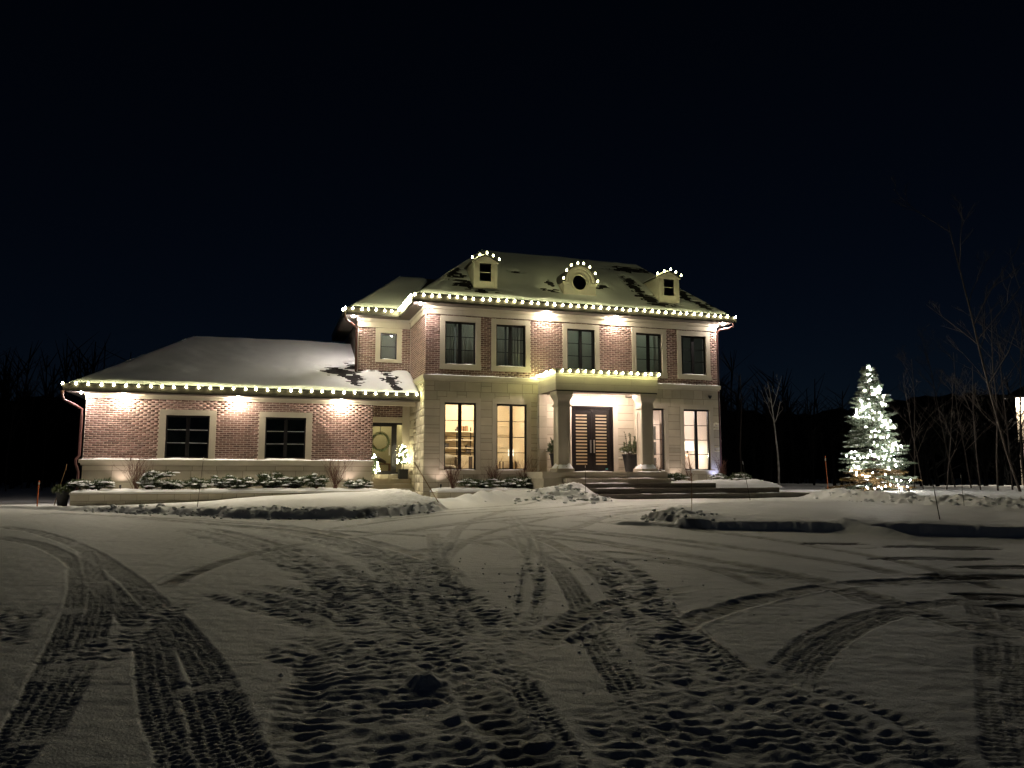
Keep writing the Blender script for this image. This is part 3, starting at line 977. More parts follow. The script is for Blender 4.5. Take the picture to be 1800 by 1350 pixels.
def ashlar(parent, mp, u0, u1, rows, holes, lo=0.34, hi=0.72, J=0.014, off=(0, 0, 0), seed=1):
    r = random.Random(seed)
    for i in range(len(rows) - 1):
        za, zb = rows[i], rows[i + 1]
        for a, b in cuts(u0, u1, (za + zb) / 2, holes):
            p = a
            while p < b - 1e-4:
                w = r.uniform(lo, hi)
                if b - (p + w) < lo * 0.6:
                    w = b - p
                q = p + w
                pr = 0.010 + r.uniform(-0.002, 0.003)
                if w < 0.62 and zb - za > 0.28 and r.random() < 0.22:
                    zm = za + (zb - za) * r.choice((0.4, 0.5, 0.6))
                    block(parent, mp, p + J / 2, q - J / 2, pr, -0.05, za + J / 2, zm - J / 2, off=off)
                    block(parent, mp, p + J / 2, q - J / 2, pr + 0.002, -0.05, zm + J / 2, zb - J / 2, off=off)
                else:
                    block(parent, mp, p + J / 2, q - J / 2, pr, -0.05, za + J / 2, zb - J / 2, off=off)
                p = q


# --- windows: frame is the part; mullion, muntins, panes and stone surround are its pieces


def window(X0, X1, z0, z1, Y, rows, cols=2, surround=(0.19, 0.2, 0.2), set_back=0.07, pane_m="glass", sill=True, head=True, snow=0.0,
           label=None, outer=None):
    f = 0.055
    mp = fmap(Y)
    mb = MB()
    d0, d1 = -set_back, -set_back - 0.07
    mbox(mb, mp, X0, X0 + f, d0, d1, z0, z1)
    mbox(mb, mp, X1 - f, X1, d0, d1, z0, z1)
    mbox(mb, mp, X0 + f, X1 - f, d0, d1, z1 - f * 1.25, z1)
    mbox(mb, mp, X0 + f, X1 - f, d0, d1, z0, z0 + f)
    w = part(mb, "window", "black_frame")
    if label:
        w["label"] = label
    zt, zb = z1 - f * 1.25, z0 + f
    xs = [X0 + f, X1 - f]
    if cols == 2:
        xc, hw = (X0 + X1) / 2, 0.062
        mb = MB()
        mbox(mb, mp, xc - hw, xc + hw, d0 + 0.004, d1, zb, zt)
        mb.build("mullion", "black_frame", w)
        spans = [(xs[0], xc - hw), (xc + hw, xs[1])]
    else:
        spans = [(xs[0], xs[1])]
    for a, b in spans:
        h = (zt - zb) / rows
        for r in range(rows):
            za, zc = zb + r * h, zb + (r + 1) * h
            mb = MB()
            mbox(mb, mp, a, b, d0 - 0.03, d0 - 0.036, za, zc)
            mb.build("pane", pane_m, w)
            if r:
                mb = MB()
                mbox(mb, mp, a, b, d0 - 0.012, d0 - 0.028, za - 0.012, za + 0.012)
                mb.build("muntin", "black_frame", w)
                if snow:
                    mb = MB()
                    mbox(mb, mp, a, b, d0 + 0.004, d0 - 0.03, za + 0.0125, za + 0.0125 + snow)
                    mb.build("muntin_gleam", "snow", w)  # white strip stands in for eave light gleaming on the muntin
    sw, sh, ss = surround
    if outer is None:
        outer = 0.03
    if head:
        block(w, mp, X0 - sw, X1 + sw, outer, -0.12, z1, z1 + sh, TRIM_ME, "stone_head")
    jb = z0
    block(w, mp, X0 - sw, X0, outer - 0.004, -0.12, jb, z1 - 0.001, TRIM_ME, "stone_jamb")
    block(w, mp, X1, X1 + sw, outer - 0.004, -0.12, jb, z1 - 0.001, TRIM_ME, "stone_jamb")
    if sill:
        block(w, mp, X0 - sw - 0.01, X1 + sw + 0.01, outer + 0.035, -0.12, z0 - ss, z0 - 0.001, TRIM_ME, "stone_sill")
        snow_strip(w, X0 + 0.01, X1 - 0.01, Y - outer - 0.03, Y + set_back, z0, 0.035, seed=int(X0 * 100) % 97)
    return w


def snow_strip(parent, X0, X1, Y0, Y1, z, h, seed=0, n=None, loc=None, cover=1.0, name="snow_cap", nx=None):
    """a soft, uneven ridge of snow lying on a ledge"""
    r = random.Random(seed + 5)
    n = nx or max(6, int((X1 - X0) / 0.09))
    vs = []
    k = 5
    ph = r.uniform(0, 9)
    for i in range(n + 1):
        u = i / n
        x = X0 + (X1 - X0) * u
        e = min(1, min(u, 1 - u) * n / 2.0 + 0.15)
        hh = h * e * (0.72 + 0.3 * math.sin(x * 5.1 + ph) * math.sin(x * 1.7 + ph * 2) + r.uniform(-0.10, 0.12))
        hh *= cover
        wob = r.uniform(-0.006, 0.006)
        for j in range(k):
            v = j / (k - 1)
            prof = (0.0, 0.72, 1.0, 0.95, 0.85)[j]
            vs.append((x, Y0 + (Y1 - Y0) * v + (wob if j == 0 else 0), z + (hh * prof if j else -0.004)))
    fs = []
    for i in range(n):
        for j in range(k - 1):
            a = i * k + j
            fs.append((a, a + k, a + k + 1, a + 1))
    me = arr_mesh(name, np.array(vs), np.array(fs), "snow", True)
    return mesh_obj(name, me, parent, loc or (0, 0, 0))


# ---------------- main block
UPW = [(0.74, 1.92), (2.72, 3.90), (5.62, 6.80), (8.60, 9.77), (10.65, 11.81)]
LOW = [(0.745, 1.95), (2.745, 3.94), (8.60, 9.80), (10.69, 11.89)]
UZ = (4.07, 5.69)
LZ = (0.16, 2.64)
DOOR = (5.76, 7.53, 0.10, 2.65)
MW = 12.32
BAND0, BAND1, FRZ = 3.42, 3.64, 5.93

mb = MB()
holes_up = [(a, b, *UZ) for a, b in UPW]
wall_grid(mb, fmap(0), 0, MW, BAND1, FRZ, holes_up, 0.25)
wall_main = part(mb, "wall", "mortar")
wall_main["label"] = "red brick upper front wall of the main block"
sur_up = [(a - 0.19, b + 0.19, UZ[0] - 0.2, UZ[1] + 0.2) for a, b in UPW]
bricks(wall_main, fmap(0), 0, MW, BAND1 + 0.005, FRZ, sur_up)

mb = MB()
holes_low = [(a, b, *LZ) for a, b in LOW] + [DOOR]
wall_grid(mb, fmap(0), 0, MW, -1.0, BAND0, holes_low, 0.25)
wall_low = part(mb, "wall", "joint")
wall_low["label"] = "limestone ground floor front wall of the main block"
sur_low = [(a - 0.17, b + 0.17, LZ[0] - 0.2, LZ[1] + 0.19) for a, b in LOW] + [(DOOR[0] - 0.2, DOOR[1] + 0.2, -1, DOOR[3] + 0.2)]
rows = [-0.98, -0.62, -0.30, 0.0, 0.27, 0.56, 0.88, 1.17, 1.5, 1.8, 2.12, 2.40, 2.72, 3.06, BAND0]
ashlar(wall_low, fmap(0), 0, MW, rows, sur_low, 0.36, 0.66, seed=4)

# left flank of the main block
mb = MB()
wall_grid(mb, lmap(0), 0.25, 3.32, BAND1, FRZ, [], 0.25)
wall_side = part(mb, "wall", "mortar")
wall_side["label"] = "narrow brick flank between the front and the set-back bay"
bricks(wall_side, lmap(0), 0.0, 3.06, BAND1 + 0.005, FRZ, [])
mb = MB()
wall_grid(mb, lmap(0), 0.25, 3.32, -1.0, BAND0, [], 0.25)
wall_side2 = part(mb, "wall", "joint")
ashlar(wall_side2, lmap(0), 0.012, 3.06, [-0.95] + rows[1:], [], 0.42, 0.7, seed=9)
# right flank and back (plain)
mb = MB()
mb.box(MW - 0.25, MW, 0.25, 6.2, -1.0, 6.23)
mb.box(0.25, MW - 0.25, 5.95, 6.2, -1.0, 6.23)
part(mb, "wall", "mortar")

# string course and frieze
mb = MB()
mb.box(-0.09, MW + 0.09, -0.09, 0.25, BAND0 + 0.07, BAND1)
mb.box(-0.05, MW + 0.05, -0.05, 0.25, BAND0, BAND0 + 0.07)
mb.box(-0.09, 0.25, 0.25, 3.05, BAND0 + 0.07, BAND1)
mb.box(-0.05, 0.25, 0.25, 3.05, BAND0, BAND0 + 0.07)
part(mb, "string_course", "trim_stone")
snow_strip(house, -0.08, 4.35, -0.085, 0.0, BAND1, 0.035, 3, loc=HOFF)
snow_strip(house, 8.55, MW + 0.08, -0.085, 0.0, BAND1, 0.035, 4, loc=HOFF)
x = 0.0
fr = part(MB().box(0.0, MW, -0.012, 0.25, FRZ, 6.235).box(-0.012, 0.25, 0.25, 3.06, FRZ, 6.235), "frieze", "joint")
i = 0
while x < MW - 0.1:
    w_ = min(MW - x, rng.uniform(1.4, 1.75))
    block(fr, fmap(0), x + 0.003, x + w_ - 0.003, 0.035, -0.1, FRZ + 0.002, 6.12, TRIM_ME, "frieze_block")
    x += w_
block(fr, fmap(0), -0.06, MW + 0.06, 0.07, -0.1, 6.122, 6.232, TRIM_ME, "bed_mould")
block(fr, lmap(0), 0.1, 3.02, 0.035, -0.1, FRZ + 0.002, 6.12, TRIM_ME, "frieze_block")
block(fr, lmap(0), 0.1, 3.02, 0.07, -0.1, 6.122, 6.232, TRIM_ME, "bed_mould")

for a, b in UPW:
    window(a, b, *UZ, 0, 3)
for a, b in LOW:
    window(a, b, *LZ, 0, 4, surround=(0.17, 0.19, 0.16), outer=0.022)

# ---------------- set-back bay above the wing
NW = -2.10
mb = MB()
NWIN = (-1.23, -0.56, 4.60, 5.67)
wall_grid(mb, fmap(3.07), NW, 0, 3.5, 5.87, [NWIN], 0.25)
wall_bay = part(mb, "wall", "mortar")
wall_bay["label"] = "brick wall of the small set-back bay"
bricks(wall_bay, fmap(3.07), NW, -0.012, 4.10, 5.87, [(NWIN[0] - 0.19, NWIN[1] + 0.19, NWIN[2] - 0.13, NWIN[3] + 0.19)])
mb = MB()
mb.box(NW, NW + 0.25, 3.32, 8.5, 3.0, 6.2)
mb.box(NW + 0.25, 0.0, 8.25, 8.5, 3.0, 6.2)
part(mb, "wall", "soffit_board")
window(*NWIN, 3.07, 2, cols=1, surround=(0.19, 0.19, 0.13))
fr2 = part(MB().box(NW, -0.012, 3.055, 3.3, 5.87, 6.235), "frieze", "joint")
block(fr2, fmap(3.07), NW - 0.03, -0.04, 0.04, -0.1, 5.872, 6.10, TRIM_ME, "frieze_block")
block(fr2, fmap(3.07), NW - 0.06, -0.075, 0.07, -0.1, 6.102, 6.232, TRIM_ME, "bed_mould")
part(MB().box(NW - 0.02, -0.02, 2.98, 3.065, 4.0, 4.10), "flashing", "gutter_metal")

# ---------------- left wing
WX0, WX1, WY = -11.30, -1.69, 1.35
WWIN = [(-8.80, -7.38, 0.56, 2.05), (-5.51, -4.10, 0.56, 2.05)]
mb = MB()
wall_grid(mb, fmap(WY), WX0, WX1, 0.30, 2.60, WWIN, 0.25)
wall_wing = part(mb, "wall", "mortar")
wall_wing["label"] = "long brick wall of the low wing"
bricks(wall_wing, fmap(WY), WX0, WX1, 0.50, 2.585, [(a - 0.21, b + 0.21, z0 - 0.1, z1 + 0.19) for a, b, z0, z1 in WWIN], C=0.0745)
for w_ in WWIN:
    window(*w_, WY, 3, surround=(0.21, 0.19, 0.05), sill=False, snow=0.012, pane_m="glass_dark")  # snow sets the height of the white muntin gleam strips
mb = MB()
wall_grid(mb, fmap(WY), WX0, WX1, -1.1, 0.295, [], 0.25)
wall_wb = part(mb, "wall", "joint")
wall_wb["label"] = "limestone plinth of the low wing"
ashlar(wall_wb, fmap(WY), WX0, WX1, [-1.05, -0.72, -0.26, 0.12, 0.292], [], 0.7, 1.0, seed=12)
mb = MB()
mb.box(WX0 - 0.10, WX1 + 0.06, WY - 0.10, WY - 0.001, 0.38, 0.495)
mb.box(WX0 - 0.05, WX1 + 0.03, WY - 0.05, WY - 0.001, 0.30, 0.38)
mb.box(WX0 - 0.10, WX0 - 0.001, WY - 0.001, WY + 6, 0.38, 0.495)
part(mb, "plinth_cap", "trim_stone")
snow_strip(house, WX0 - 0.09, WX1 + 0.05, WY - 0.10, WY - 0.012, 0.495, 0.05, 8, loc=HOFF)
for w_ in WWIN:
    snow_strip(house, w_[0] + 0.005, w_[1] - 0.005, WY - 0.05, WY + 0.07, 0.53, 0.05, 9, loc=HOFF)
    part(MB().box(w_[0], w_[1], WY - 0.03, WY + 0.14, 0.50, 0.545), "window_sill", "trim_stone")
# wing returns
mb = MB()
mb.box(WX0, WX0 + 0.25, WY + 0.25, 10.5, -1.1, 2.72)
mb.box(WX1 - 0.25, WX1, WY + 0.25, 3.07, -1.1, 2.72)
mb.box(WX0 + 0.25, 0.0, 10.25, 10.5, -1.1, 2.72)
part(mb, "wall", "mortar")
mb = MB()
mb.box(WX0 - 0.02, -0.075, WY - 0.04, WY + 0.2, 2.585, 2.66)
mb.box(WX0 - 0.05, -0.10, WY - 0.075, WY + 0.2, 2.66, 2.728)
part(mb, "frieze", "trim_stone")

# ---------------- side entrance in the recess
EY = 3.07
mb = MB()
wall_grid(mb, fmap(EY), WX1, 0.0, -0.6, 2.72, [(WX1, -0.06, 0.0, 2.05)], 0.25)
wall_ent = part(mb, "wall", "mortar")
bricks(wall_ent, fmap(EY), WX1, -0.012, 2.27, 2.72, [])
block(wall_ent, fmap(EY), WX1, -0.05, 0.03, -0.1, 2.052, 2.265, TRIM_ME, "lintel")
block(wall_ent, fmap(EY), -0.06, -0.0145, 0.05, -0.1, 0.0, 2.05, TRIM_ME, "jamb")
block(wall_ent, fmap(EY), -0.30, -0.0145, 0.13, 0.055, -0.2, 2.72, TRIM_ME, "pilaster")
mb = MB()
Y0 = EY + 0.05
for a, b, c, d in ((WX1, -1.58, 0.0, 2.05), (-0.70, -0.50, 0.0, 2.05), (-0.13, -0.06, 0.0, 2.05), (-1.58, -0.70, 1.90, 2.05), (-0.50, -0.13, 1.97, 2.05), (-1.58, -0.70, 0.0, 0.14), (-0.5, -0.13, 0.0, 0.1)):
    mb.box(a, b, Y0, Y0 + 0.10, c, d)
sd = part(mb, "side_door", "black_frame")
MB().box(-1.58, -0.70, Y0 + 0.05, Y0 + 0.06, 0.14, 1.90).build("pane", "glass", sd)
MB().box(-0.50, -0.13, Y0 + 0.05, Y0 + 0.06, 0.10, 1.97).build("pane", "glass", sd)
MB().box(-0.80, -0.76, Y0 - 0.05, Y0 - 0.02, 0.75, 1.15).box(-0.79, -0.77, Y0 - 0.02, Y0, 0.8, 0.83).box(-0.79, -0.77, Y0 - 0.02, Y0, 1.07, 1.1).build("handle", "steel", sd)

# ---------------- roofs
MS = 0.825
mb = MB()
e0, e1, r0, r1 = (-0.5, -0.5, 6.49), (12.82, -0.5, 6.49), (3.05, 3.10, 9.46), (10.25, 3.10, 9.46)
b0, b1 = (-0.5, 6.7, 6.49), (12.82, 6.7, 6.49)
mb.slab([e0, e1, r1, r0], 0.06)
mb.slab([e1, b1, r1], 0.06)
mb.slab([b1, b0, r0, r1], 0.06)
mb.slab([b0, e0, r0], 0.06)
roof_main = part(mb, "roof", "shingle")
roof_main["label"] = "snow-covered hipped roof of the main block"
mb = MB()
n0, n1, n2, n3 = (-2.62, 2.55, 6.49), (0.6, 2.55, 6.49), (0.6, 9.0, 6.49), (-2.62, 9.0, 6.49)
pk = (-0.12, 5.05, 8.55)
pk2 = (-0.12, 6.5, 8.55)
pe = (1.6, 5.05, 8.55)
pe2 = (1.6, 6.5, 8.55)
mb.slab([n0, n1, pe, pk], 0.05)
mb.slab([n3, n0, pk, pk2], 0.05)
mb.slab([pk, pe, pe2, pk2], 0.05)
roof_bay = part(mb, "roof", "shingle")
mb = MB()
WS = 0.499
wr = (-8.40, 6.2, 2.97 + 5.35 * WS)
wr1 = (-0.02, 6.2, 2.97 + 5.35 * WS)
we0, we1 = (-11.84, 0.85, 2.97), (-0.02, 0.85, 2.97)
wb0, wb1 = (-11.84, 11.0, 2.97), (-0.02, 11.0, 2.97)
mb.slab([we0, we1, wr1, wr], 0.05)
mb.slab([wb0, we0, wr], 0.05)
mb.slab([wb1, wb0, wr, wr1], 0.05)
roof_wing = part(mb, "roof", "shingle")
roof_wing["label"] = "snow-covered roof of the low wing"

# soffits, fascias and gutters
mb = MB()
mb.box(-0.5, 12.82, -0.5, 0.0, 6.236, 6.262)
mb.box(-0.5, 0.0, 0.0, 2.57, 6.236, 6.262)
mb.box(-2.62, -0.0, 2.57, 3.07, 6.237, 6.263)
mb.box(-2.62, NW, 3.07, 9.0, 6.237, 6.263)
mb.box(MW, 12.82, 0.0, 6.7, 6.237, 6.263)
part(mb, "soffit", "soffit_board")
mb = MB()
mb.box(-11.82, -0.02, 0.85, WY, 2.73, 2.756)
mb.box(WX1, -0.02, WY, EY, 2.73, 2.756)
mb.box(-11.82, WX0, WY, 10.9, 2.73, 2.756)
part(mb, "soffit", "soffit_board")


def gutter_run(p, q, zt, zb, out, lip=0.02):
    """a box gutter with a rolled lip along a straight eave; out = outward unit normal (x, y)"""
    m_ = MB()
    for k0, k1, za, zc in ((0.0, 0.075, zb + 0.03, zt - 0.03), (0.0, 0.075 + lip, zt - 0.03, zt), (0.0, 0.055, zb, zb + 0.03)):
        xs = [p[0] + out[0] * k0, p[0] + out[0] * k1, q[0] + out[0] * k0, q[0] + out[0] * k1]
        ys = [p[1] + out[1] * k0, p[1] + out[1] * k1, q[1] + out[1] * k0, q[1] + out[1] * k1]
        m_.box(min(xs), max(xs), min(ys), max(ys), za, zc)
    return part(m_, "gutter", "gutter_metal")


gutter_run((-0.62, -0.5), (12.94, -0.5), 6.49, 6.25, (0, -1))
gutter_run((-0.5, -0.5), (-0.5, 2.43), 6.491, 6.251, (-1, 0))
gutter_run((-2.70, 2.57), (-0.5, 2.57), 6.49, 6.25, (0, -1))
gutter_run((-2.62, 2.57), (-2.62, 9.0), 6.491, 6.251, (-1, 0))
gutter_run((12.82, -0.5), (12.82, 6.7), 6.491, 6.251, (1, 0))
gutter_run((-11.90, 0.85), (-0.02, 0.85), 2.975, 2.735, (0, -1))
gutter_run((-11.82, 0.85), (-11.82, 10.9), 2.976, 2.736, (-1, 0))

# downspouts
for pts in ([(-11.90, 0.80, 2.74), (-11.90, 0.80, 2.56), (-11.86, 0.86, 2.45), (-11.55, 1.18, 2.28), (-11.40, 1.24, 2.18), (-11.39, 1.27, 1.9), (-11.39, 1.27, 0.62), (-11.47, 1.2, 0.50), (-11.47, 1.18, 0.35), (-11.38, 1.22, 0.1), (-11.38, 1.22, -0.95)],
            [(-2.70, 2.50, 6.26), (-2.70, 2.50, 6.12), (-2.62, 2.62, 6.02), (-2.32, 2.92, 5.9), (-2.20, 2.98, 5.78), (-2.19, 2.98, 5.5), (-2.19, 2.98, 4.0)],
            [(12.90, -0.42, 6.26), (12.90, -0.42, 6.12), (12.78, -0.3, 6.06), (12.46, -0.05, 6.0), (12.39, 0.03, 5.9), (12.38, 0.04, 5.4), (12.38, 0.04, -0.6)]):
    part(MB().tube(pts, 0.045, 10), "downspout", "copper_pipe", smooth=True)

# ---------------- snow on the roofs, with the shingles showing in worn patches
SH_ME = MB().box(-.5, .5, -.5, .5, -.5, .5).mesh("shingle", "shingle")


def roof_snow(parent, poly_x, Ya, Yb, z_at, patches, thick=0.11, seed=0, dx=0.045, dy=0.038, slope=0.8):
    """poly_x(Y) -> (x0, x1); patches: (x, y, rx, ry). Real shingle tabs are laid where the snow has gone."""
    ny = int((Yb - Ya) / dy)
    xa = min(poly_x(Ya)[0], poly_x(Yb)[0])
    xb = max(poly_x(Ya)[1], poly_x(Yb)[1])
    nx = int((xb - xa) / dx)
    t = np.linspace(0, 1, nx + 1)
    Ys = np.linspace(Ya, Yb, ny + 1)
    lo = np.array([poly_x(v)[0] for v in Ys])
    hi = np.array([poly_x(v)[1] for v in Ys])
    X = lo[:, None] + (hi - lo)[:, None] * t[None]
    Y = np.broadcast_to(Ys[:, None], X.shape)
    tabw, tabh = 0.27, 0.115
    row = np.floor((Y - Ya) / tabh)
    col = np.floor((X + (row % 2) * tabw * 0.5 + 0.05 * np.sin(row * 7.3)) / tabw)
    rnd = _TAB[(row.astype(int) * 31 + seed * 7) & 255, (col.astype(int) * 17 + 50) & 255]
    within = (Y - Ya) / tabh - row
    p = np.full(X.shape, -1.0)
    for (cx, cy, rx, ry) in patches:
        q = 1 - np.sqrt(((X - cx) / rx) ** 2 + ((Y - cy) / ry) ** 2)
        p = np.maximum(p, q)
    p = p + 0.22 * fbm(X * 1.3, Y * 1.3, 3, seed + 1)
    cut = p * 1.1 + 0.62 * rnd - 0.32 * within + 0.06
    h = thick * (0.75 + 0.6 * fbm(X * 0.8, Y * 0.9, 3, seed + 2)) * (1 - 0.55 * sstep(-0.55, 0.1, p))
    h = np.where(cut > 0.18, -0.035, h * np.clip(0.35 + (0.18 - cut) * 1.2, 0.3, 1))
    e = np.minimum(np.minimum(X - lo[:, None], hi[:, None] - X) / 0.12, np.minimum(Y - Ya, (Yb - Y)) / 0.10)
    h = h * np.clip(e + 0.12, 0, 1)
    Z = z_at(X, Y) + h + 0.004
    V = np.stack([X, Y, Z], -1).reshape(-1, 3)
    idx = np.arange((ny + 1) * (nx + 1)).reshape(ny + 1, nx + 1)
    F = np.stack([idx[:-1, :-1].ravel(), idx[:-1, 1:].ravel(), idx[1:, 1:].ravel(), idx[1:, :-1].ravel()], 1)
    me = arr_mesh("roof_snow", V, F, "snow", True)
    mesh_obj("roof_snow", me, parent)
    # shingle tabs in the patches
    ang = math.atan(slope)
    n = 0
    for (cx, cy, rx, ry) in patches:
        for r in range(int((cy - ry * 1.25 - Ya) / tabh), int((cy + ry * 1.25 - Ya) / tabh) + 1):
            yc = Ya + (r + 0.5) * tabh
            if yc < Ya or yc > Yb:
                continue
            l_, h_ = poly_x(yc)
            sh = (r % 2) * tabw * 0.5 + 0.05 * math.sin(r * 7.3)
            for c in range(int((cx - rx * 1.25) // tabw), int((cx + rx * 1.25) // tabw) + 2):
                xc = (c + 0.5) * tabw - sh
                if xc - tabw / 2 < l_ or xc + tabw / 2 > h_ or (r, c) in SHDONE.setdefault(seed, set()):
                    continue
                if ((xc - cx) / rx) ** 2 + ((yc - cy) / ry) ** 2 > 1.05:
                    continue
                if sum(len(v_) for v_ in SHDONE.values()) >= 300:
                    continue
                SHDONE[seed].add((r, c))
                o = mesh_obj("shingle", SH_ME, parent, (xc, yc, float(z_at(xc, yc)) + 0.006), (tabw - 0.008, tabh * 1.25 + 0.01, 0.012))
                o.rotation_euler = (ang - 0.07, 0, 0)
                n += 1
    return n


SHDONE = {}


def lx_main(Y):
    t = (Y + 0.5) / 3.6
    return (-0.5 + 3.55 * t, 12.82 - 2.57 * t)


roof_snow(roof_main, lx_main, -0.36, 3.1, lambda X, Y: 6.49 + MS * (Y + 0.5),
          [(1.35, 1.25, 0.42, 0.95), (1.55, 0.35, 0.55, 0.42), (2.1, 0.02, 0.85, 0.16), (9.2, 1.1, 0.36, 0.8), (9.45, 0.35, 0.4, 0.35), (9.9, 0.0, 0.75, 0.14),
           (11.35, 0.95, 0.4, 0.5), (11.9, 0.2, 0.42, 0.28), (5.05, 0.42, 0.42, 0.16), (7.55, 0.95, 0.4, 0.22), (4.0, 1.55, 0.3, 0.12), (5.2, 0.95, 0.2, 0.25), (9.6, 2.6, 1.1, 0.28)],
          seed=3, slope=MS)


def lx_wing(Y):
    t = (Y - 0.85) / 5.35
    return (-11.84 + 3.44 * t, -0.02)


roof_snow(roof_wing, lx_wing, 0.99, 6.2, lambda X, Y: 2.97 + WS * (Y - 0.85),
          [(-2.75, 2.9, 0.75, 0.62), (-2.35, 2.2, 0.45, 0.7), (-2.3, 3.4, 0.3, 0.6), (-0.95, 2.35, 0.36, 0.75), (-0.8, 1.6, 0.3, 0.5)],
          seed=5, slope=WS, dx=0.05, dy=0.04)


def lx_bay(Y):
    t = (Y - 2.55) / 2.5
    return (-2.62 + 2.5 * t, min(-0.45 + 1.6 * t, 1.0))


roof_snow(roof_bay, lx_bay, 2.69, 5.05, lambda X, Y: 6.49 + 0.824 * (Y - 2.55), [], seed=7, dx=0.08, dy=0.08)
# left slopes and ridges: plain snow sheets
mb = MB()
mb.slab([(-0.46, 6.6, 6.56), (-0.46, -0.42, 6.56), (3.02, 3.1, 9.52)], 0.05)
mb.build("roof_snow", "snow", roof_main)
mb = MB()
mb.slab([(-11.78, 10.8, 3.03), (-11.78, 0.95, 3.03), (-8.44, 6.2, 5.70)], 0.05)
mb.build("roof_snow", "snow", roof_wing)
mb = MB()
mb.slab([(-2.58, 8.9, 6.55), (-2.58, 2.65, 6.55), (-0.14, 5.05, 8.61), (-0.14, 6.5, 8.61)], 0.05)
mb.build("roof_snow", "snow", roof_bay)

# ---------------- dormers


def dormer(X0, X1):
    Yf = 0.17
    zb = 6.49 + MS * (Yf + 0.5) - 0.03
    zt = 8.13
    Yr = (zt - 6.49) / MS - 0.5
    wx0, wx1, wz0, wz1 = X0 + 0.23, X1 - 0.23, 7.36, 8.07
    mb = MB()
    for a, b, c, d in ((X0, wx0, zb, zt), (wx1, X1, zb, zt), (wx0, wx1, zb, wz0), (wx0, wx1, wz1, zt)):
        mb.box(a, b, Yf, Yf + 0.06, c, d)
    for xa, xb in ((X0, X0 + 0.05), (X1 - 0.05, X1)):
        n = len(mb.v)
        tri = [(Yf + 0.06, zb), (Yf + 0.06, zt), (Yr, zt)]
        mb.v += [(xa, y_, z_) for y_, z_ in tri] + [(xb, y_, z_) for y_, z_ in tri]
        mb.f += [(n, n + 1, n + 2), (n + 5, n + 4, n + 3), (n, n + 3, n + 4, n + 1), (n + 1, n + 4, n + 5, n + 2), (n + 2, n + 5, n + 3, n)]
    d = part(mb, "dormer", "dormer_board")
    mb = MB()
    t = 0.025
    for a, b, c, e in ((X0, X0 + 0.07, zb, zt), (X1 - 0.07, X1, zb, zt), (X0 + 0.07, X1 - 0.07, zb, zb + 0.14), (wx0 - 0.05, wx0, wz0 - 0.05, wz1 + 0.04), (wx1, wx1 + 0.05, wz0 - 0.05, wz1 + 0.04),
                       (wx0, wx1, wz1, wz1 + 0.04), (wx0, wx1, wz0 - 0.05, wz0)):
        mb.box(a, b, Yf - t, Yf - 0.0005, c, e)
    mb.build("board_trim", "dormer_board", d)
    MB().box(X0 - 0.05, X1 + 0.05, Yf - 0.10, Yf + 0.02, zb - 0.06, zb - 0.002).build("flashing", "gutter_metal", d)
    f = 0.028
    mb = MB()
    for a, b, c, e in ((wx0, wx0 + f, wz0, wz1), (wx1 - f, wx1, wz0, wz1), (wx0 + f, wx1 - f, wz1 - f, wz1), (wx0 + f, wx1 - f, wz0, wz0 + f)):
        mb.box(a, b, Yf + 0.015, Yf + 0.05, c, e)
    zm = wz0 + 0.36
    mb.build("window_frame", "black_frame", d)
    MB().box(wx0 + f, wx1 - f, Yf + 0.02, Yf + 0.04, zm - 0.012, zm + 0.012).build("meeting_rail", "dormer_board", d)
    MB().box(wx0 + f, wx1 - f, Yf + 0.041, Yf + 0.046, wz0 + f, zm - 0.012).build("pane", "glass", d)
    MB().box(wx0 + f, wx1 - f, Yf + 0.041, Yf + 0.046, zm + 0.012, wz1 - f).build("pane", "glass", d)
    MB().box(wx0, wx1, Yf + 0.1, Yf + 0.12, wz0, wz1).build("blind", "blind", d)
    # curved pediment and roof
    k = 12
    W = (X1 - X0) / 2 + 0.07
    xc = (X0 + X1) / 2
    arc = []
    for i in range(k + 1):
        u = -1 + 2 * i / k
        arc.append((xc + W * u, 8.13 + 0.205 * (0.5 + 0.5 * math.cos(u * math.pi)) ** 0.8))
    poly = [(xc - W, 8.10)] + [(xc + W, 8.10)] + arc[::-1]
    MB().prism_y(poly, Yf - 0.03, Yf + 0.05).build("pediment", "dormer_board", d)
    top = [(x_, z_ + 0.035) for x_, z_ in arc]
    poly2 = arc + top[::-1]
    MB().prism_y(poly2, Yf - 0.10, 1.85).build("dormer_roof", "gutter_metal", d)
    s2 = [(x_, z_ + 0.09 * (1 - abs((x_ - xc) / W) ** 4) + 0.002) for x_, z_ in top]
    MB().prism_y([(x_, z_ + 0.001) for x_, z_ in top] + s2[::-1], Yf + 0.12, 1.8).build("snow_cap", "snow", d, smooth=False)
    return arc, Yf


ARC_L, DYF = dormer(1.87, 2.80)
ARC_R, _ = dormer(9.78, 10.72)

# round-window dormer in the middle
Yf = 0.17
zb = 6.49 + MS * (Yf + 0.5) - 0.03
cx, cz, R1, RW = 6.245, 7.62, 0.60, 0.30
k = 40
mb = MB()
outer = [(cx + 0.70, zb), (cx + 0.70, 7.58)] + [(cx + R1 * math.cos(a), cz + R1 * math.sin(a)) for a in np.linspace(0, math.pi, k // 2 + 1)] + [(cx - 0.70, 7.58), (cx - 0.70, zb)]


def ring_pt(a, r):
    return (cx + r * math.cos(a), cz + r * math.sin(a))


def outline_r(a):
    c, s = math.cos(a), math.sin(a)
    if s >= 0:
        return R1
    lim = []
    if abs(c) > 1e-6:
        lim.append(0.70 / abs(c))
    lim.append((cz - zb) / -s)
    return min(lim)


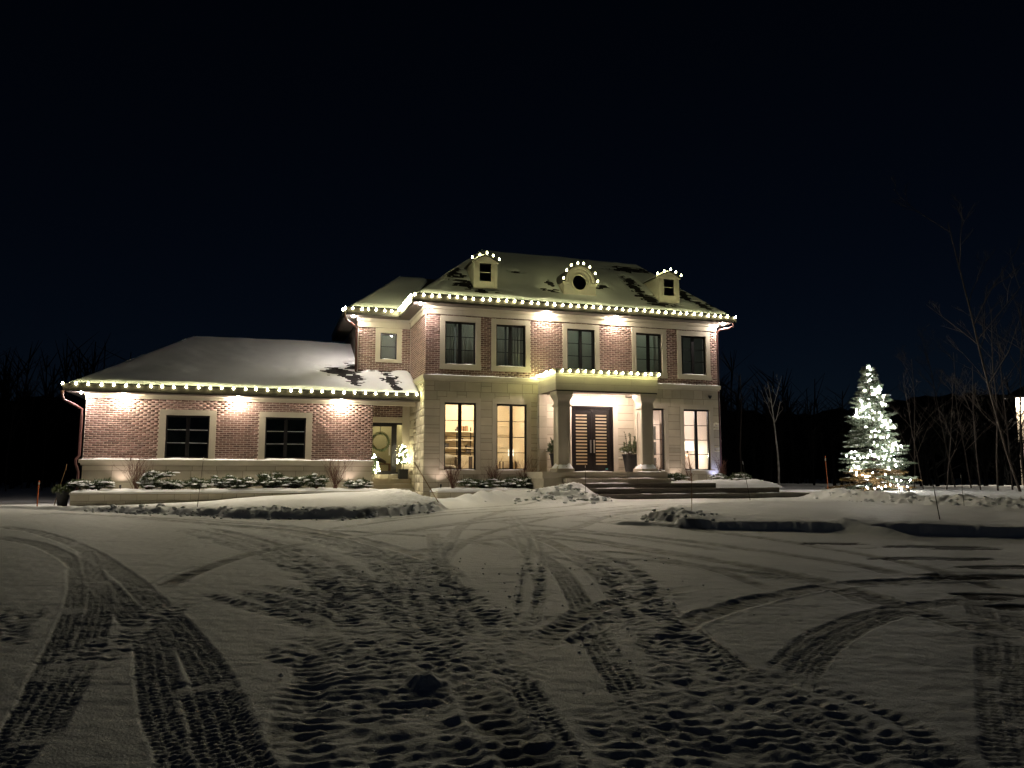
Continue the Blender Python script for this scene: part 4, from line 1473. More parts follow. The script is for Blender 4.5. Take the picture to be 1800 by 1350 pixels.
angs = sorted(set(list(np.linspace(0, 2 * math.pi, k, endpoint=False)) + [math.atan2(zb - cz, 0.70) + 2 * math.pi, math.atan2(zb - cz, -0.70) + 2 * math.pi]))
for Yq, flip in ((Yf, 0),):
    for i in range(len(angs)):
        a, b = angs[i], angs[(i + 1) % len(angs)]
        pa, pb = ring_pt(a, RW), ring_pt(b, RW)
        qa, qb = ring_pt(a, outline_r(a)), ring_pt(b, outline_r(b))
        mb.face([(pa[0], Yq, pa[1]), (pb[0], Yq, pb[1]), (qb[0], Yq, qb[1]), (qa[0], Yq, qa[1])])
        mb.face([(pa[0], Yq, pa[1]), (pb[0], Yq, pb[1]), (pb[0], Yq + 0.08, pb[1]), (pa[0], Yq + 0.08, pa[1])])
for xa in (cx - 0.70, cx + 0.65):
    n = len(mb.v)
    Yr = (7.58 - 6.49) / MS - 0.5
    tri = [(Yf, zb), (Yf, 7.58), (Yr, 7.58)]
    mb.v += [(xa, y_, z_) for y_, z_ in tri] + [(xa + 0.05, y_, z_) for y_, z_ in tri]
    mb.f += [(n, n + 1, n + 2), (n + 5, n + 4, n + 3), (n, n + 3, n + 4, n + 1), (n + 1, n + 4, n + 5, n + 2), (n + 2, n + 5, n + 3, n)]
dm = part(mb, "dormer", "dormer_board")
dm["label"] = "arched dormer with a round window in the middle of the roof"


def arch_ring(ra, rb, y0, y1, m, name, a0=0.0, a1=math.pi, n=28):
    m_ = MB()
    A = np.linspace(a0, a1, n + 1)
    for i in range(n):
        a, b = A[i], A[i + 1]
        q = [ring_pt(a, ra), ring_pt(a, rb), ring_pt(b, rb), ring_pt(b, ra)]
        m_.face([(p[0], y0, p[1]) for p in q])
        m_.face([(q[1][0], y0, q[1][1]), (q[1][0], y1, q[1][1]), (q[2][0], y1, q[2][1]), (q[2][0], y0, q[2][1])])
        m_.face([(q[0][0], y0, q[0][1]), (q[0][0], y1, q[0][1]), (q[3][0], y1, q[3][1]), (q[3][0], y0, q[3][1])])
    return m_.build(name, m, dm)


arch_ring(RW, RW + 0.035, Yf - 0.03, Yf, "dormer_board", "window_surround", 0, 2 * math.pi, 36)
arch_ring(0.42, 0.50, Yf - 0.035, Yf, "dormer_board", "arch_moulding")
arch_ring(0.53, 0.64, Yf - 0.07, 1.30, "dormer_board", "arch_moulding")
arch_ring(0.641, 0.69, Yf - 0.10, 1.35, "gutter_metal", "dormer_roof")
MB().box(cx - 0.74, cx - 0.42, Yf - 0.05, Yf - 0.001, 7.50, 7.60).box(cx + 0.42, cx + 0.74, Yf - 0.05, Yf - 0.001, 7.50, 7.60).build("cornice", "dormer_board", dm)
MB().box(cx - 0.71, cx + 0.71, Yf - 0.025, Yf - 0.001, zb, zb + 0.16).build("board_trim", "dormer_board", dm)
MB().box(cx - 0.76, cx + 0.76, Yf - 0.09, Yf + 0.02, zb - 0.06, zb - 0.002).build("flashing", "gutter_metal", dm)
m_ = MB()
A = np.linspace(0, 2 * math.pi, 32, endpoint=False)
m_.face([(cx + 0.3 * math.cos(a), Yf + 0.06, cz + 0.3 * math.sin(a)) for a in A])
m_.build("pane", "glass", dm)
m_ = MB()
m_.face([(cx + 0.32 * math.cos(a), Yf + 0.14, cz + 0.32 * math.sin(a)) for a in A])
m_.build("blind", "blind", dm)

# ---------------- portico
PX0, PX1, PY = 4.40, 8.50, -1.92
ZB, ZT = 3.03, 3.80
mb = MB()
mb.box(PX0 + 0.012, PX1 - 0.012, PY + 0.012, PY + 0.40, ZB, ZT - 0.03)
mb.box(PX0 + 0.012, PX0 + 0.42, PY + 0.40, -0.001, ZB, ZT - 0.031)
mb.box(PX1 - 0.42, PX1 - 0.012, PY + 0.40, -0.001, ZB, ZT - 0.031)
mb.box(PX0 + 0.42, PX1 - 0.42, PY + 0.40, -0.001, 3.16, ZT - 0.05)
ent = part(mb, "entablature", "joint")
ent["label"] = "flat limestone entablature over the front door"
zr = [ZB + 0.003, 3.27, 3.50, 3.60]
for i, (za, zc) in enumerate(zip(zr[:-1], zr[1:])):
    xs = [PX0, PX0 + 2.3 + 0.5 * (i % 2), PX1] if i < 2 else [PX0, PX1]
    if i == 1:
        xs = [PX0, PX0 + 1.1, PX0 + 3.0, PX1]
    for a, b in zip(xs[:-1], xs[1:]):
        block(ent, fmap(PY), a + 0.003, b - 0.003, 0.001 * i + 0.004 * (i == 2), -0.05, za + 0.003, zc - 0.003, TRIM_ME)
    ys = [PY + 0.05, -0.75 - 0.3 * (i % 2), -0.001]
    for a, b in zip(ys[:-1], ys[1:]):
        block(ent, lmap(PX0), a + 0.003, b - 0.003, 0.001 * i + 0.004 * (i == 2), -0.05, za + 0.003, zc - 0.003, TRIM_ME)
mb = MB()
mb.box(PX0 - 0.035, PX1 + 0.035, PY - 0.035, -0.1, 3.735, 3.80)
mb.box(PX0 - 0.012, PX1 + 0.012, PY - 0.012, -0.1, 3.602, 3.735)
mb.build("cap_flashing", "gutter_metal", ent)
MB().box(PX0 - 0.02, PX1 + 0.02, PY - 0.02, PY + 0.001, 3.605, 3.64).build("cornice", "dormer_board", ent)
MB().box(PX0 + 0.03, PX1 - 0.03, PY + 0.02, PY + 0.42, 2.985, 3.029).build("bed_board", "black_frame", ent)
MB().box(PX0 + 0.43, PX1 - 0.43, PY + 0.41, -0.012, 3.12, 3.158).build("ceiling", "interior_white", ent)
mb = MB()
for i in range(24):
    pass
snow_strip(ent, PX0 - 0.02, PX1 + 0.02, PY - 0.03, -0.1, 3.80, 0.05, 21)


def column(X0):
    W = 0.44
    X1, Y0, Y1 = X0 + W, PY + 0.07, PY + 0.07 + W
    mb = MB()
    mb.box(X0, X1, Y0, Y1, 0.30, 2.56)
    c = part(mb, "column", "trim_stone")
    # raised frame round a sunk panel, front and left
    mb = MB()
    t = 0.018
    for a, b, za, zc in ((X0, X0 + 0.07, 0.30, 2.40), (X1 - 0.07, X1, 0.30, 2.40), (X0 + 0.07, X1 - 0.07, 2.28, 2.40), (X0 + 0.07, X1 - 0.07, 0.30, 0.42)):
        mb.box(a, b, Y0 - t, Y0 - 0.0005, za, zc)
    for a, b, za, zc in ((Y0, Y0 + 0.07, 0.30, 2.40), (Y1 - 0.07, Y1, 0.30, 2.40), (Y0 + 0.07, Y1 - 0.07, 2.28, 2.40), (Y0 + 0.07, Y1 - 0.07, 0.30, 0.42)):
        mb.box(X0 - t, X0 - 0.0005, a, b, za, zc)
        mb.box(X1 + 0.0005, X1 + t, a, b, za, zc)
    mb.build("shaft_panel", "trim_stone", c)
    cxm, cym = (X0 + X1) / 2, (Y0 + Y1) / 2

    def sq(prof, nm):
        m2 = MB()
        n = 0
        for h, z in prof:
            m2.v += [(cxm - h, cym - h, z), (cxm + h, cym - h, z), (cxm + h, cym + h, z), (cxm - h, cym + h, z)]
        k2 = len(prof)
        for i in range(k2 - 1):
            for s in range(4):
                a = i * 4 + s
                b = i * 4 + (s + 1) % 4
                m2.f.append((a, b, b + 4, a + 4))
        m2.f.append((3, 2, 1, 0))
        m2.f.append(tuple((k2 - 1) * 4 + s for s in range(4)))
        return m2.build(nm, "trim_stone", c)

    sq([(0.27, 2.44), (0.27, 2.52), (0.235, 2.525), (0.235, 2.62), (0.25, 2.70), (0.30, 2.80), (0.325, 2.86), (0.325, 2.985)], "capital")
    sq([(0.34, 0.09), (0.34, 0.20), (0.31, 0.22), (0.28, 0.28), (0.25, 0.31)], "base")
    # drift of snow against the base
    m2 = MB()
    rr = random.Random(int(X0 * 10))
    n = 14
    ring = []
    for i in range(n):
        a = 2 * math.pi * i / n
        d_ = 1 / max(abs(math.cos(a)), abs(math.sin(a)))
        ring.append((cxm + 0.36 * d_ * math.cos(a) * rr.uniform(.92, 1.04), cym + 0.36 * d_ * math.sin(a) * rr.uniform(.92, 1.04)))
    low = [(x_, y_, 0.205) for x_, y_ in ring]
    mid = [(cxm + (x_ - cxm) * 0.80, cym + (y_ - cym) * 0.80, 0.30 + rr.uniform(-0.03, 0.04)) for x_, y_ in ring]
    top_ = [(cxm + (x_ - cxm) * 0.60, cym + (y_ - cym) * 0.60, 0.36 + rr.uniform(-0.02, 0.09)) for x_, y_ in ring]
    m2.v = low + mid + top_
    for i in range(n):
        j = (i + 1) % n
        m2.f += [(i, j, n + j, n + i), (n + i, n + j, 2 * n + j, 2 * n + i)]
    m2.build("snow_drift", "snow", c, smooth=True)
    return c


column(4.51)
column(7.85)
pil = MB()
for a, b in ((4.36, 4.66), (8.48, 8.76)):
    c = part(MB().box(a, b, -0.26, -0.012, 0.09, 3.029), "pilaster", "joint")
    zz = 0.09
    while zz < 3.0:
        h_ = min(0.42, 3.028 - zz)
        block(c, fmap(0), a - 0.006, b + 0.006, 0.266, 0.012, zz + 0.004, zz + h_ - 0.004)
        zz += h_

# front door
mb = MB()
dx0, dx1, dz0, dz1 = DOOR
for a, b, c, d in ((dx0, dx0 + 0.11, dz0, dz1), (dx1 - 0.11, dx1, dz0, dz1), (dx0 + 0.11, dx1 - 0.11, dz1 - 0.12, dz1)):
    mb.box(a, b, 0.02, 0.20, c, d)
    mb.box(a, b, -0.02, 0.0195, c + (0 if d - c > 1 else 0.05), d) if d - c < 1 else mb.box(a + (0 if a == dx0 else 0.05), b - (0.05 if a == dx0 else 0), -0.02, 0.0195, c, d)
door = part(mb, "front_door", "door_wood")
door["label"] = "dark double front door with rows of narrow glass slats"
for s, (a, b) in enumerate(((dx0 + 0.115, 6.640), (6.648, dx1 - 0.115))):
    ga, gb = (a + 0.11, b - 0.14) if s == 0 else (a + 0.14, b - 0.11)
    ga, gb = (a + 0.10, b - 0.19) if s == 0 else (a + 0.16, b - 0.13)
    mb = MB()
    n = 16
    z0, z1 = dz0 + 0.27, dz1 - 0.12 - 0.14
    h = (z1 - z0) / n
    mb.box(a, ga, 0.06, 0.12, dz0 + 0.01, dz1 - 0.125)
    mb.box(gb, b, 0.06, 0.12, dz0 + 0.01, dz1 - 0.125)
    mb.box(ga, gb, 0.06, 0.12, dz0 + 0.01, z0)
    mb.box(ga, gb, 0.06, 0.12, z1, dz1 - 0.125)
    for i in range(n):
        mb.box(ga, gb, 0.06, 0.12, z0 + i * h + h * 0.48, z0 + (i + 1) * h)
    leaf = mb.build("door_leaf", "door_wood", door)
    for i in range(n):
        MB().box(ga, gb, 0.085, 0.095, z0 + i * h, z0 + i * h + h * 0.48).build("glass_slat", "frosted_glass", door)
    hx = b - 0.09 if s == 0 else a + 0.045
    MB().box(hx, hx + 0.05, 0.0, 0.03, 0.83, 1.33).box(hx + 0.01, hx + 0.04, 0.03, 0.06, 0.9, 0.94).box(hx + 0.01, hx + 0.04, 0.03, 0.06, 1.22, 1.26).box(hx + 0.002, hx + 0.048, -0.02, 0.0, 1.12, 1.16).build("handle", "steel", door)
MB().box(7.21, 7.31, 0.056, 0.0595, 0.19, 0.225).build("sticker", "sticker", door)
for a, b, c, d in ((dx0 - 0.2, dx1 + 0.2, dz1, dz1 + 0.2), (dx0 - 0.2, dx0, dz0, dz1 - 0.002), (dx1, dx1 + 0.2, dz0, dz1 - 0.002)):
    block(door, fmap(0), a, b, 0.03, -0.1, c, d, TRIM_ME, "stone_head" if d - c < 1 else "stone_jamb")

# round security camera on the right
sc_ = hthing("security_camera", "small dark dome camera on the stone wall near the right corner", "camera", 11.93, -0.02, 3.17)
MB().lathe([(0.075, 0.06), (0.08, 0.03), (0.07, 0.0)], sides=16).build("mount", "pot_black", sc_)
MB().lathe([(0.06, 0.0), (0.055, -0.03), (0.035, -0.055), (0.005, -0.065)], sides=16).build("dome", "black_frame", sc_, smooth=True)
MB().box(-0.05, 0.05, -0.03, 0.02, -0.02, 0.05).build("bracket", "pot_black", sc_)

# bricks: the 300 that show largest are single pieces, the rest one joined piece
BRICKS.sort(key=lambda t: t[0])
BR_ME = unit_box_mesh("brick", "brick")
for dist, wall, c, s in BRICKS[:300]:
    mesh_obj("brick", BR_ME, wall, c, s)
Vb, Fb = [], []
cube = np.array([(-.5, -.5, -.5), (.5, -.5, -.5), (.5, .5, -.5), (-.5, .5, -.5), (-.5, -.5, .5), (.5, -.5, .5), (.5, .5, .5), (-.5, .5, .5)])
cf = np.array([(0, 3, 2, 1), (4, 5, 6, 7), (0, 1, 5, 4), (1, 2, 6, 5), (2, 3, 7, 6), (3, 0, 4, 7)])
for i, (dist, wall, c, s) in enumerate(BRICKS[300:]):
    Vb.append(cube * np.array(s) + np.array(c))
    Fb.append(cf + 8 * i)
bo = mesh_obj("brick", arr_mesh("brick_field", np.vstack(Vb), np.vstack(Fb), "brick"), house, HOFF)
tag(bo, kind="stuff")

# the same for the ashlar: 300 single blocks, the smallest and farthest ones joined
blk = []
for o in list(bpy.data.objects):
    if o.data is STONE_ME and o.parent is not None and o.parent.parent is house:
        seen_w = o.scale.x if o.scale.x > 0.1 else o.scale.y * 0.25
        blk.append((seen_w * o.scale.z / (hp(*o.location) - CAM).length, o.name, o))
blk.sort(key=lambda t: -t[0])
Vs, Fs = [], []
for i, (_, _, o) in enumerate(blk[288:]):
    Vs.append(cube * np.array(o.scale) + np.array(o.location))
    Fs.append(cf + 8 * i)
    bpy.data.objects.remove(o, do_unlink=True)
if Vs:
    tag(mesh_obj("stone_block", arr_mesh("stone_field", np.vstack(Vs), np.vstack(Fs), "limestone"), house, HOFF), kind="stuff")

# ---------------- rooms behind the windows


def room(X0, X1, Y0, Y1, z0, z1, wall_m, floor_m="floor_wood", front=False):
    m_ = MB()
    t = 0.02
    m_.box(X0, X1, Y1, Y1 + t, z0, z1)
    m_.box(X0 - t, X0, Y0, Y1, z0, z1)
    m_.box(X1, X1 + t, Y0, Y1, z0, z1)
    m_.box(X0, X1, Y0, Y1, z1, z1 + t)
    r_ = part(m_, "interior_wall", wall_m)
    MB().box(X0, X1, Y0, Y1, z0 - t, z0).build("interior_floor", floor_m, r_)
    return r_


def lamp_light(name, X, Y, Z, power, col, parent, radius=0.12):
    l = bpy.data.lights.new(name, 'POINT')
    l.energy = power
    l.color = col
    l.shadow_soft_size = radius
    o = bpy.data.objects.new(name, l)
    o.location = hp(X, Y, Z)
    link(o)
    if parent:
        o.parent = parent
        o.location = (0, 0, 0)
    return o


room(0.27, 4.35, 0.26, 3.0, -0.1, 2.95, "interior_cream")
room(4.40, 8.35, 0.26, 4.5, 0.05, 2.95, "interior_cream")
room(8.40, 12.05, 0.26, 4.6, -0.1, 2.95, "interior_white")
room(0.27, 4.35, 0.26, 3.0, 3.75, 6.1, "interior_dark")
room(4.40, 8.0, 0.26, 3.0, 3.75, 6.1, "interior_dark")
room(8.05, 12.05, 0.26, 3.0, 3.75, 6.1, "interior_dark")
room(-1.68, -0.02, 3.33, 6.5, 0.0, 2.6, "interior_olive")
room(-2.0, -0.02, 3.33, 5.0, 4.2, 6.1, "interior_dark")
for w_ in WWIN:
    part(MB().box(w_[0], w_[1], WY + 0.17, WY + 0.18, w_[2], w_[3]), "blind", "blind")
part(MB().box(NWIN[0], NWIN[1], 3.26, 3.27, NWIN[2], NWIN[3]), "blind", "blind_pale")


def curtain(X0, X1, Y, z0, z1, seed, m="curtain", amp=0.035, waves=7):
    r = random.Random(seed)
    n = 60
    vs = []
    ph = r.uniform(0, 6)
    for i in range(n + 1):
        u = i / n
        y_ = Y + amp * math.sin(u * waves * 2 * math.pi + ph + 0.8 * math.sin(u * 9 + ph)) * (0.5 + 0.5 * math.sin(u * 3 + ph) ** 2)
        vs += [(X0 + (X1 - X0) * u, y_, z0), (X0 + (X1 - X0) * u, y_ * 0.5 + Y * 0.5, z1)]
    fs = [(2 * i, 2 * i + 2, 2 * i + 3, 2 * i + 1) for i in range(n)]
    me = arr_mesh("curtain", np.array(vs), np.array(fs), m, True)
    o = mesh_obj("curtain", me, house, HOFF)
    md = o.modifiers.new("solid", 'SOLIDIFY')
    md.thickness = 0.004
    return o


for i, (a, b) in enumerate(UPW):
    c = (a + b) / 2
    if i in (0, 1):
        curtain(a, a + 0.42, 0.29, UZ[0], UZ[1], i, waves=5)
        curtain(a + 0.50, b, 0.28, UZ[0], UZ[1], i + 10, waves=6)
    elif i == 2:
        part(MB().box(a, c, 0.34, 0.35, UZ[0], UZ[1]).box(c + 0.02, b, 0.36, 0.37, UZ[0], UZ[1]), "blind", "blind_pale")
    elif i == 3:
        part(MB().box(a, b - 0.15, 0.40, 0.41, UZ[0], UZ[1]), "blind", "blind_pale")
        curtain(b - 0.2, b, 0.34, UZ[0], UZ[1], 33, waves=2)
    else:
        curtain(a, a + 0.35, 0.45, UZ[0], UZ[1], 44, waves=3, m="blind")
# ------------------------------------------------------------------ lamps on the house


def pot_light(X, Y, Z, label, m="pot_lens", r=0.045, group="recessed lights under the eaves"):
    t = hthing("soffit_light", label, "light", X, Y, Z, group)
    MB().lathe([(r + 0.018, 0.004), (r + 0.022, -0.008), (r + 0.002, -0.012), (r, 0.0)], sides=20, cap=False).build("trim_ring", "dormer_board", t)
    k = 14
    mb = MB()
    prof = [(r * 0.85, -0.002), (r, -0.022), (r * 0.85, -0.038), (r * 0.5, -0.048)]
    mb.lathe(prof + [(0.001, -0.051)], sides=k, cap=False)
    mb.build("lens", m, t)
    return t


for X, w_ in ((-10.13, "by the wing's left corner, left of the first garage window"), (-6.47, "between the wing's two windows"), (-2.88, "right of the wing's second window, beside the side entrance")):
    pot_light(X, 1.17, 2.73, "glaring recessed eave light " + w_)
pot_light(-11.40, 1.02, 2.73, "recessed eave light at the far left end of the low wing", "pot_lens_bay")
pot_light(-0.26, -0.28, 6.236, "recessed eave light at the upper left front corner of the main block", "pot_lens_corner")
pot_light(4.70, -0.19, 6.236, "left one of two recessed lights under the middle of the upper eave")
pot_light(7.65, -0.19, 6.236, "right one of two recessed lights under the middle of the upper eave")
pot_light(12.52, -0.24, 6.236, "recessed eave light at the upper right corner over the copper downspout", "pot_lens_corner")
pot_light(-2.34, 2.82, 6.236, "recessed eave light at the left corner of the small set-back bay", "pot_lens_bay")
pot_light(5.7, -0.9, 3.12, "recessed light in the portico ceiling left of the door", "portico_lens", group="portico ceiling lights")
pot_light(7.4, -0.9, 3.12, "recessed light in the portico ceiling right of the door", "portico_lens", group="portico ceiling lights")


def bulb_mesh(name, m, r, h):
    return MB().lathe([(r * 0.45, 0.0), (r * 0.95, h * 0.22), (r, h * 0.42), (r * 0.62, h * 0.75), (r * 0.12, h)], sides=7).mesh(name, m, True)


BULB_MES = []
for k_ in (0.72, 0.9, 1.0, 1.12):
    emat("bulb_warm_%d" % int(k_ * 100), (1.0, 0.96, 0.48), BULB * k_)
    BULB_MES.append(bulb_mesh("bulb", "bulb_warm_%d" % int(k_ * 100), 0.034 * (0.97 + 0.03 * k_), 0.095 + 0.01 * k_))
TBULB_ME = bulb_mesh("bulb", "bulb_tree", 0.023, 0.064)
emat("bulb_warm_porch", (1.0, 0.97, 0.43), BULB * 0.62)
PBULB_ME = bulb_mesh("bulb", "bulb_warm_porch", 0.034, 0.10)


emat("bulb_warm_dormer", (1.0, 0.97, 0.43), BULB * 0.3)
DBULB_ME = bulb_mesh("bulb", "bulb_warm_dormer", 0.034, 0.10)


def light_string(label, pts, wire=True, sag=0.012, me=None):
    """pts in house coordinates: one bulb at each"""
    rj = random.Random(len(pts) + 3)
    pts = [Vector(p) + Vector((rj.uniform(-.03, .03), rj.uniform(-.008, .008), rj.uniform(-.012, .012))) for p in pts]
    o0 = Vector(pts[0])
    t = hthing("light_string", label, "string lights", *pts[0], group="strings of clear bulbs along the roof edges")
    if wire:
        path = []
        for i, p in enumerate(pts):
            path.append(Vector(p) - o0)
            if i < len(pts) - 1:
                m_ = (Vector(p) + Vector(pts[i + 1])) / 2 - o0
                path.append(m_ - Vector((0, 0, sag)))
        mb = MB()
        mb.tube(path, 0.006, 4)
        for p in pts:
            q = Vector(p) - o0
            mb.lathe([(0.012, -0.006), (0.014, 0.012), (0.012, 0.022)], q, 6)
        mb.build("wire", "wire", t)
    r = random.Random(len(pts))
    for p in pts:
        b = mesh_obj("bulb", me or r.choice(BULB_MES), t, Vector(p) - o0 + Vector((0, 0, 0.02)))
        b.rotation_euler = (r.uniform(-.25, .25), r.uniform(-.25, .25), r.uniform(0, 3))
    return t


def line(a, b, n):
    a, b = Vector(a), Vector(b)
    return [a + (b - a) * (i / (n - 1)) for i in range(n)]


light_string("string of bulbs along the long gutter of the low left wing", line((-11.92, 0.725, 2.905), (-0.16, 0.725, 2.905), 32))
light_string("string of bulbs along the upper front gutter of the main block", line((-0.55, -0.63, 6.40), (12.85, -0.63, 6.40), 43))
light_string("short string of bulbs running back along the left side gutter of the main block", line((-0.63, -0.35, 6.40), (-0.63, 2.2, 6.40), 9))
light_string("short string of bulbs on the gutter of the small set-back bay", [(-2.75, 2.85, 6.40)] + line((-2.70, 2.44, 6.40), (-0.85, 2.44, 6.40), 7))
light_string("string of bulbs along the front edge of the portico roof", line((PX0 + 0.22, PY - 0.10, 3.66), (PX1 + 0.03, PY - 0.10, 3.66), 14) + [(PX1 + 0.07, PY + 0.1, 3.64)], me=PBULB_ME)
light_string("string of bulbs climbing the left edge of the portico roof", line((PX0 - 0.10, -0.16, 3.64), (PX0 - 0.10, PY + 0.1, 3.66), 8), me=PBULB_ME)


def over_arc(arc, idx):
    return [(arc[i][0], DYF - 0.12, arc[i][1] + 0.055) for i in idx]


light_string("five bulbs over the curved top of the left dormer", over_arc(ARC_L, (0, 3, 6, 9, 12)), sag=0.0, me=DBULB_ME)
light_string("five bulbs over the curved top of the right dormer", over_arc(ARC_R, (0, 3, 6, 9, 12)), sag=0.0, me=DBULB_ME)
light_string("bulbs round the arch of the middle dormer", [(cx - 0.74, DYF - 0.14, 7.64)] + [(cx + 0.70 * math.cos(a), DYF - 0.14, cz + 0.70 * math.sin(a)) for a in np.radians((150, 125, 102, 78, 52, 28))] + [(cx + 0.75, DYF - 0.14, 7.63)], sag=0.0, me=DBULB_ME)


def uplight(X, Y, Z, label, col=(1.0, 0.78, 0.72), power=6.0, tilt=25, turn=0.0):
    t = hthing("garden_spotlight", label, "spotlight", X, Y, Z, "small black spotlights in the planting beds")
    MB().tube([(0, 0, -0.05), (0, 0, 0.06)], 0.012, 6).build("stem", "pot_black", t)
    MB().lathe([(0.025, 0.05), (0.034, 0.07), (0.034, 0.15), (0.028, 0.15), (0.026, 0.10)], sides=12).build("head", "pot_black", t)
    l = bpy.data.lights.new("garden_spotlight_lamp", 'SPOT')
    l.energy = power
    l.color = col
    l.spot_size = math.radians(110)
    l.spot_blend = 0.8
    l.shadow_soft_size = 0.02
    lo = bpy.data.objects.new("spot_lamp", l)
    link(lo)
    lo.parent = t
    lo.location = (0, 0.0, 0.17)
    lo.rotation_euler = (math.radians(180 - tilt), 0, turn)
    return t


uplight(-10.05, 0.98, -0.50, "black spotlight in the left bed beside the leftmost snowy juniper")
uplight(-2.55, 0.98, -0.50, "black spotlight at the right end of the long bed by the red twigs")
uplight(0.55, -0.4, -0.50, "black spotlight in the bed left of the first tall window")
uplight(4.0, -0.3, -0.30, "black spotlight hidden behind twigs left of the portico")
uplight(12.0, -0.32, -0.32, "bluish spotlight by the right corner of the house", (0.45, 0.5, 1.0), 9.0)
uplight(10.2, -0.32, -0.32, "black spotlight in the snowy bed right of the portico", power=4.0)

# ------------------------------------------------------------------ steps and beds
st = hthing("front_steps", "broad stone steps with snow dusting leading up to the portico", "steps", 6.5, -3.7, -1.1)


def step_box(t, org, X0, X1, Y0, Y1, z0, z1, m="step_stone", split=0):
    x = X0
    n = max(1, split)
    for i in range(n):
        a = X0 + (X1 - X0) * i / n
        b = X0 + (X1 - X0) * (i + 1) / n
        MB().box(a - org[0] + (0.003 if i else 0), b - org[0] - (0.003 if i < n - 1 else 0), Y0 - org[1], Y1 - org[1], z0 - org[2], z1 - org[2]).build("step", m, t)


ORG = (6.5, -3.7, -1.1)
STEPS = [(5.2, 13.75, -3.7, -0.02, -1.1, -0.672, 4), (5.02, 12.68, -3.3, -0.02, -0.67, -0.482, 4), (5.0, 10.25, -2.9, -0.02, -0.48, -0.312, 3), (4.52, 8.62, -2.55, -0.02, -0.31, -0.142, 3), (3.75, 8.64, -2.25, -0.02, -0.14, 0.088, 3)]
for X0, X1, Y0, Y1, z0, z1, n in STEPS:
    step_box(st, ORG, X0, X1, Y0, Y1, z0, z1, "step_stone" if z1 < -0.2 else "trim_stone", n)
rs = random.Random(77)
for k, (X0, X1, Y0, Y1, z0, z1, n) in enumerate(STEPS):
    for j in range(7 if k < 3 else 4):
        L_ = rs.uniform(0.25, 1.3)
        a = rs.uniform(X0 + 0.1, X1 - L_ - 0.1)
        dpt = rs.uniform(0.10, 0.30)
        yy = Y0 + rs.uniform(0.01, 0.06)
        snow_strip(st, a - ORG[0], a + L_ - ORG[0], yy - ORG[1], yy + dpt - ORG[1], z1 - ORG[2] + 0.001, rs.uniform(0.015, 0.035), seed=k * 10 + j, name="snow_patch")
# corner wall left of the portico steps
block(st, fmap(0), 3.78, 4.50, 2.27, 0.02, -0.98, -0.143, name="step_block", off=ORG)

se = hthing("side_steps", "three narrow stone steps up to the side door", "steps", -0.7, 1.6, -0.95)
ORG2 = (-0.7, 1.6, -0.95)
for X0, X1, Y0, z0, z1 in ((-1.67, 0.16 - 0.18, 1.62, -0.95, -0.56), (-1.66, -0.03, 2.02, -0.56, -0.37), (-1.65, -0.03, 2.42, -0.37, -0.18), (-1.64, -0.035, 2.85, -0.18, 0.0)):
    step_box(se, ORG2, X0, X1, Y0, 3.05, z0, z1, "limestone", 2)
    snow_strip(se, X0 + 0.9 - ORG2[0], X1 - 0.05 - ORG2[0], Y0 + 0.04 - ORG2[1], Y0 + 0.2 - ORG2[1], z1 - ORG2[2] + 0.001, 0.02, seed=int(Y0 * 10), name="snow_patch")


def bed(label, X0, X1, Y0, Y1, zt, zb, z_snow, rows, seed, ends=True):
    t = hthing("stone_planter", label, "planter", X0, Y0, zb)
    off = (X0, Y0, zb)
    th = 0.28
    mb = MB()
    mb.box(X0 + 0.012 - off[0], X1 - 0.012 - off[0], 0.012, th, 0, zt - zb - 0.012)
    mb.box(X0 + 0.012 - off[0], X0 + th - off[0], th, Y1 - Y0, 0, zt - zb - 0.013)
    mb.box(X1 - th - off[0], X1 - 0.012 - off[0], th, Y1 - Y0, 0, zt - zb - 0.013)
    core = mb.build("wall", "joint", t)
    n = 60
    ashlar(core, fmap(Y0), X0, X1, rows, [], 0.42, 0.62, off=off, seed=seed)
    ashlar(core, lmap(X0), Y0 + 0.052, Y1 - 0.02, rows, [], 0.42, 0.62, off=off, seed=seed + 1)
    cap = X0 - 0.03
    r = random.Random(seed)
    while cap < X1 + 0.02:
        w = min(X1 + 0.03 - cap, r.uniform(0.85, 1.15))
        block(core, fmap(Y0), cap + 0.003, cap + w - 0.003, 0.035, -th, zt - 0.012, zt + 0.045, TRIM_ME, "coping", off=off)
        cap += w
    # snow bed
    nx, ny = int((X1 - X0) / 0.07), 26
    xs = np.linspace(X0 - 0.04, X1 + 0.04, nx + 1)
    ys = np.linspace(Y0 - 0.05, Y1 - 0.01, ny + 1)
    X, Y = np.meshgrid(xs, ys)
    e = np.clip(np.minimum(np.minimum(X - xs[0], xs[-1] - X), Y - ys[0]) / 0.12, 0, 1)
    Z = zt + 0.035 + (z_snow - zt - 0.035 + 0.05 * fbm(X * 1.3, Y * 1.3, 3, seed) + 0.02 * fbm(X * 5, Y * 5, 2, seed)) * np.sqrt(e) - 0.03 * (e <= 0)
    idx = np.arange((nx + 1) * (ny + 1)).reshape(ny + 1, nx + 1)
    F = np.stack([idx[:-1, :-1].ravel(), idx[:-1, 1:].ravel(), idx[1:, 1:].ravel(), idx[1:, :-1].ravel()], 1)
    me = arr_mesh("snow_cap", np.stack([X - off[0], Y - off[1], Z - off[2]], -1).reshape(-1, 3), F, "snow", True)
    mesh_obj("snow_cap", me, t)
    return t


bed("long low limestone planting bed along the left wing", -11.25, -1.62, -0.30, 1.33, -0.62, -1.3, -0.50, [-1.28, -1.05, -0.84, -0.635], 31)
bed("short limestone planting bed under the two lit windows left of the portico", 0.25, 3.72, -1.30, -0.02, -0.62, -1.1, -0.50, [-1.08, -0.85, -0.635], 41)
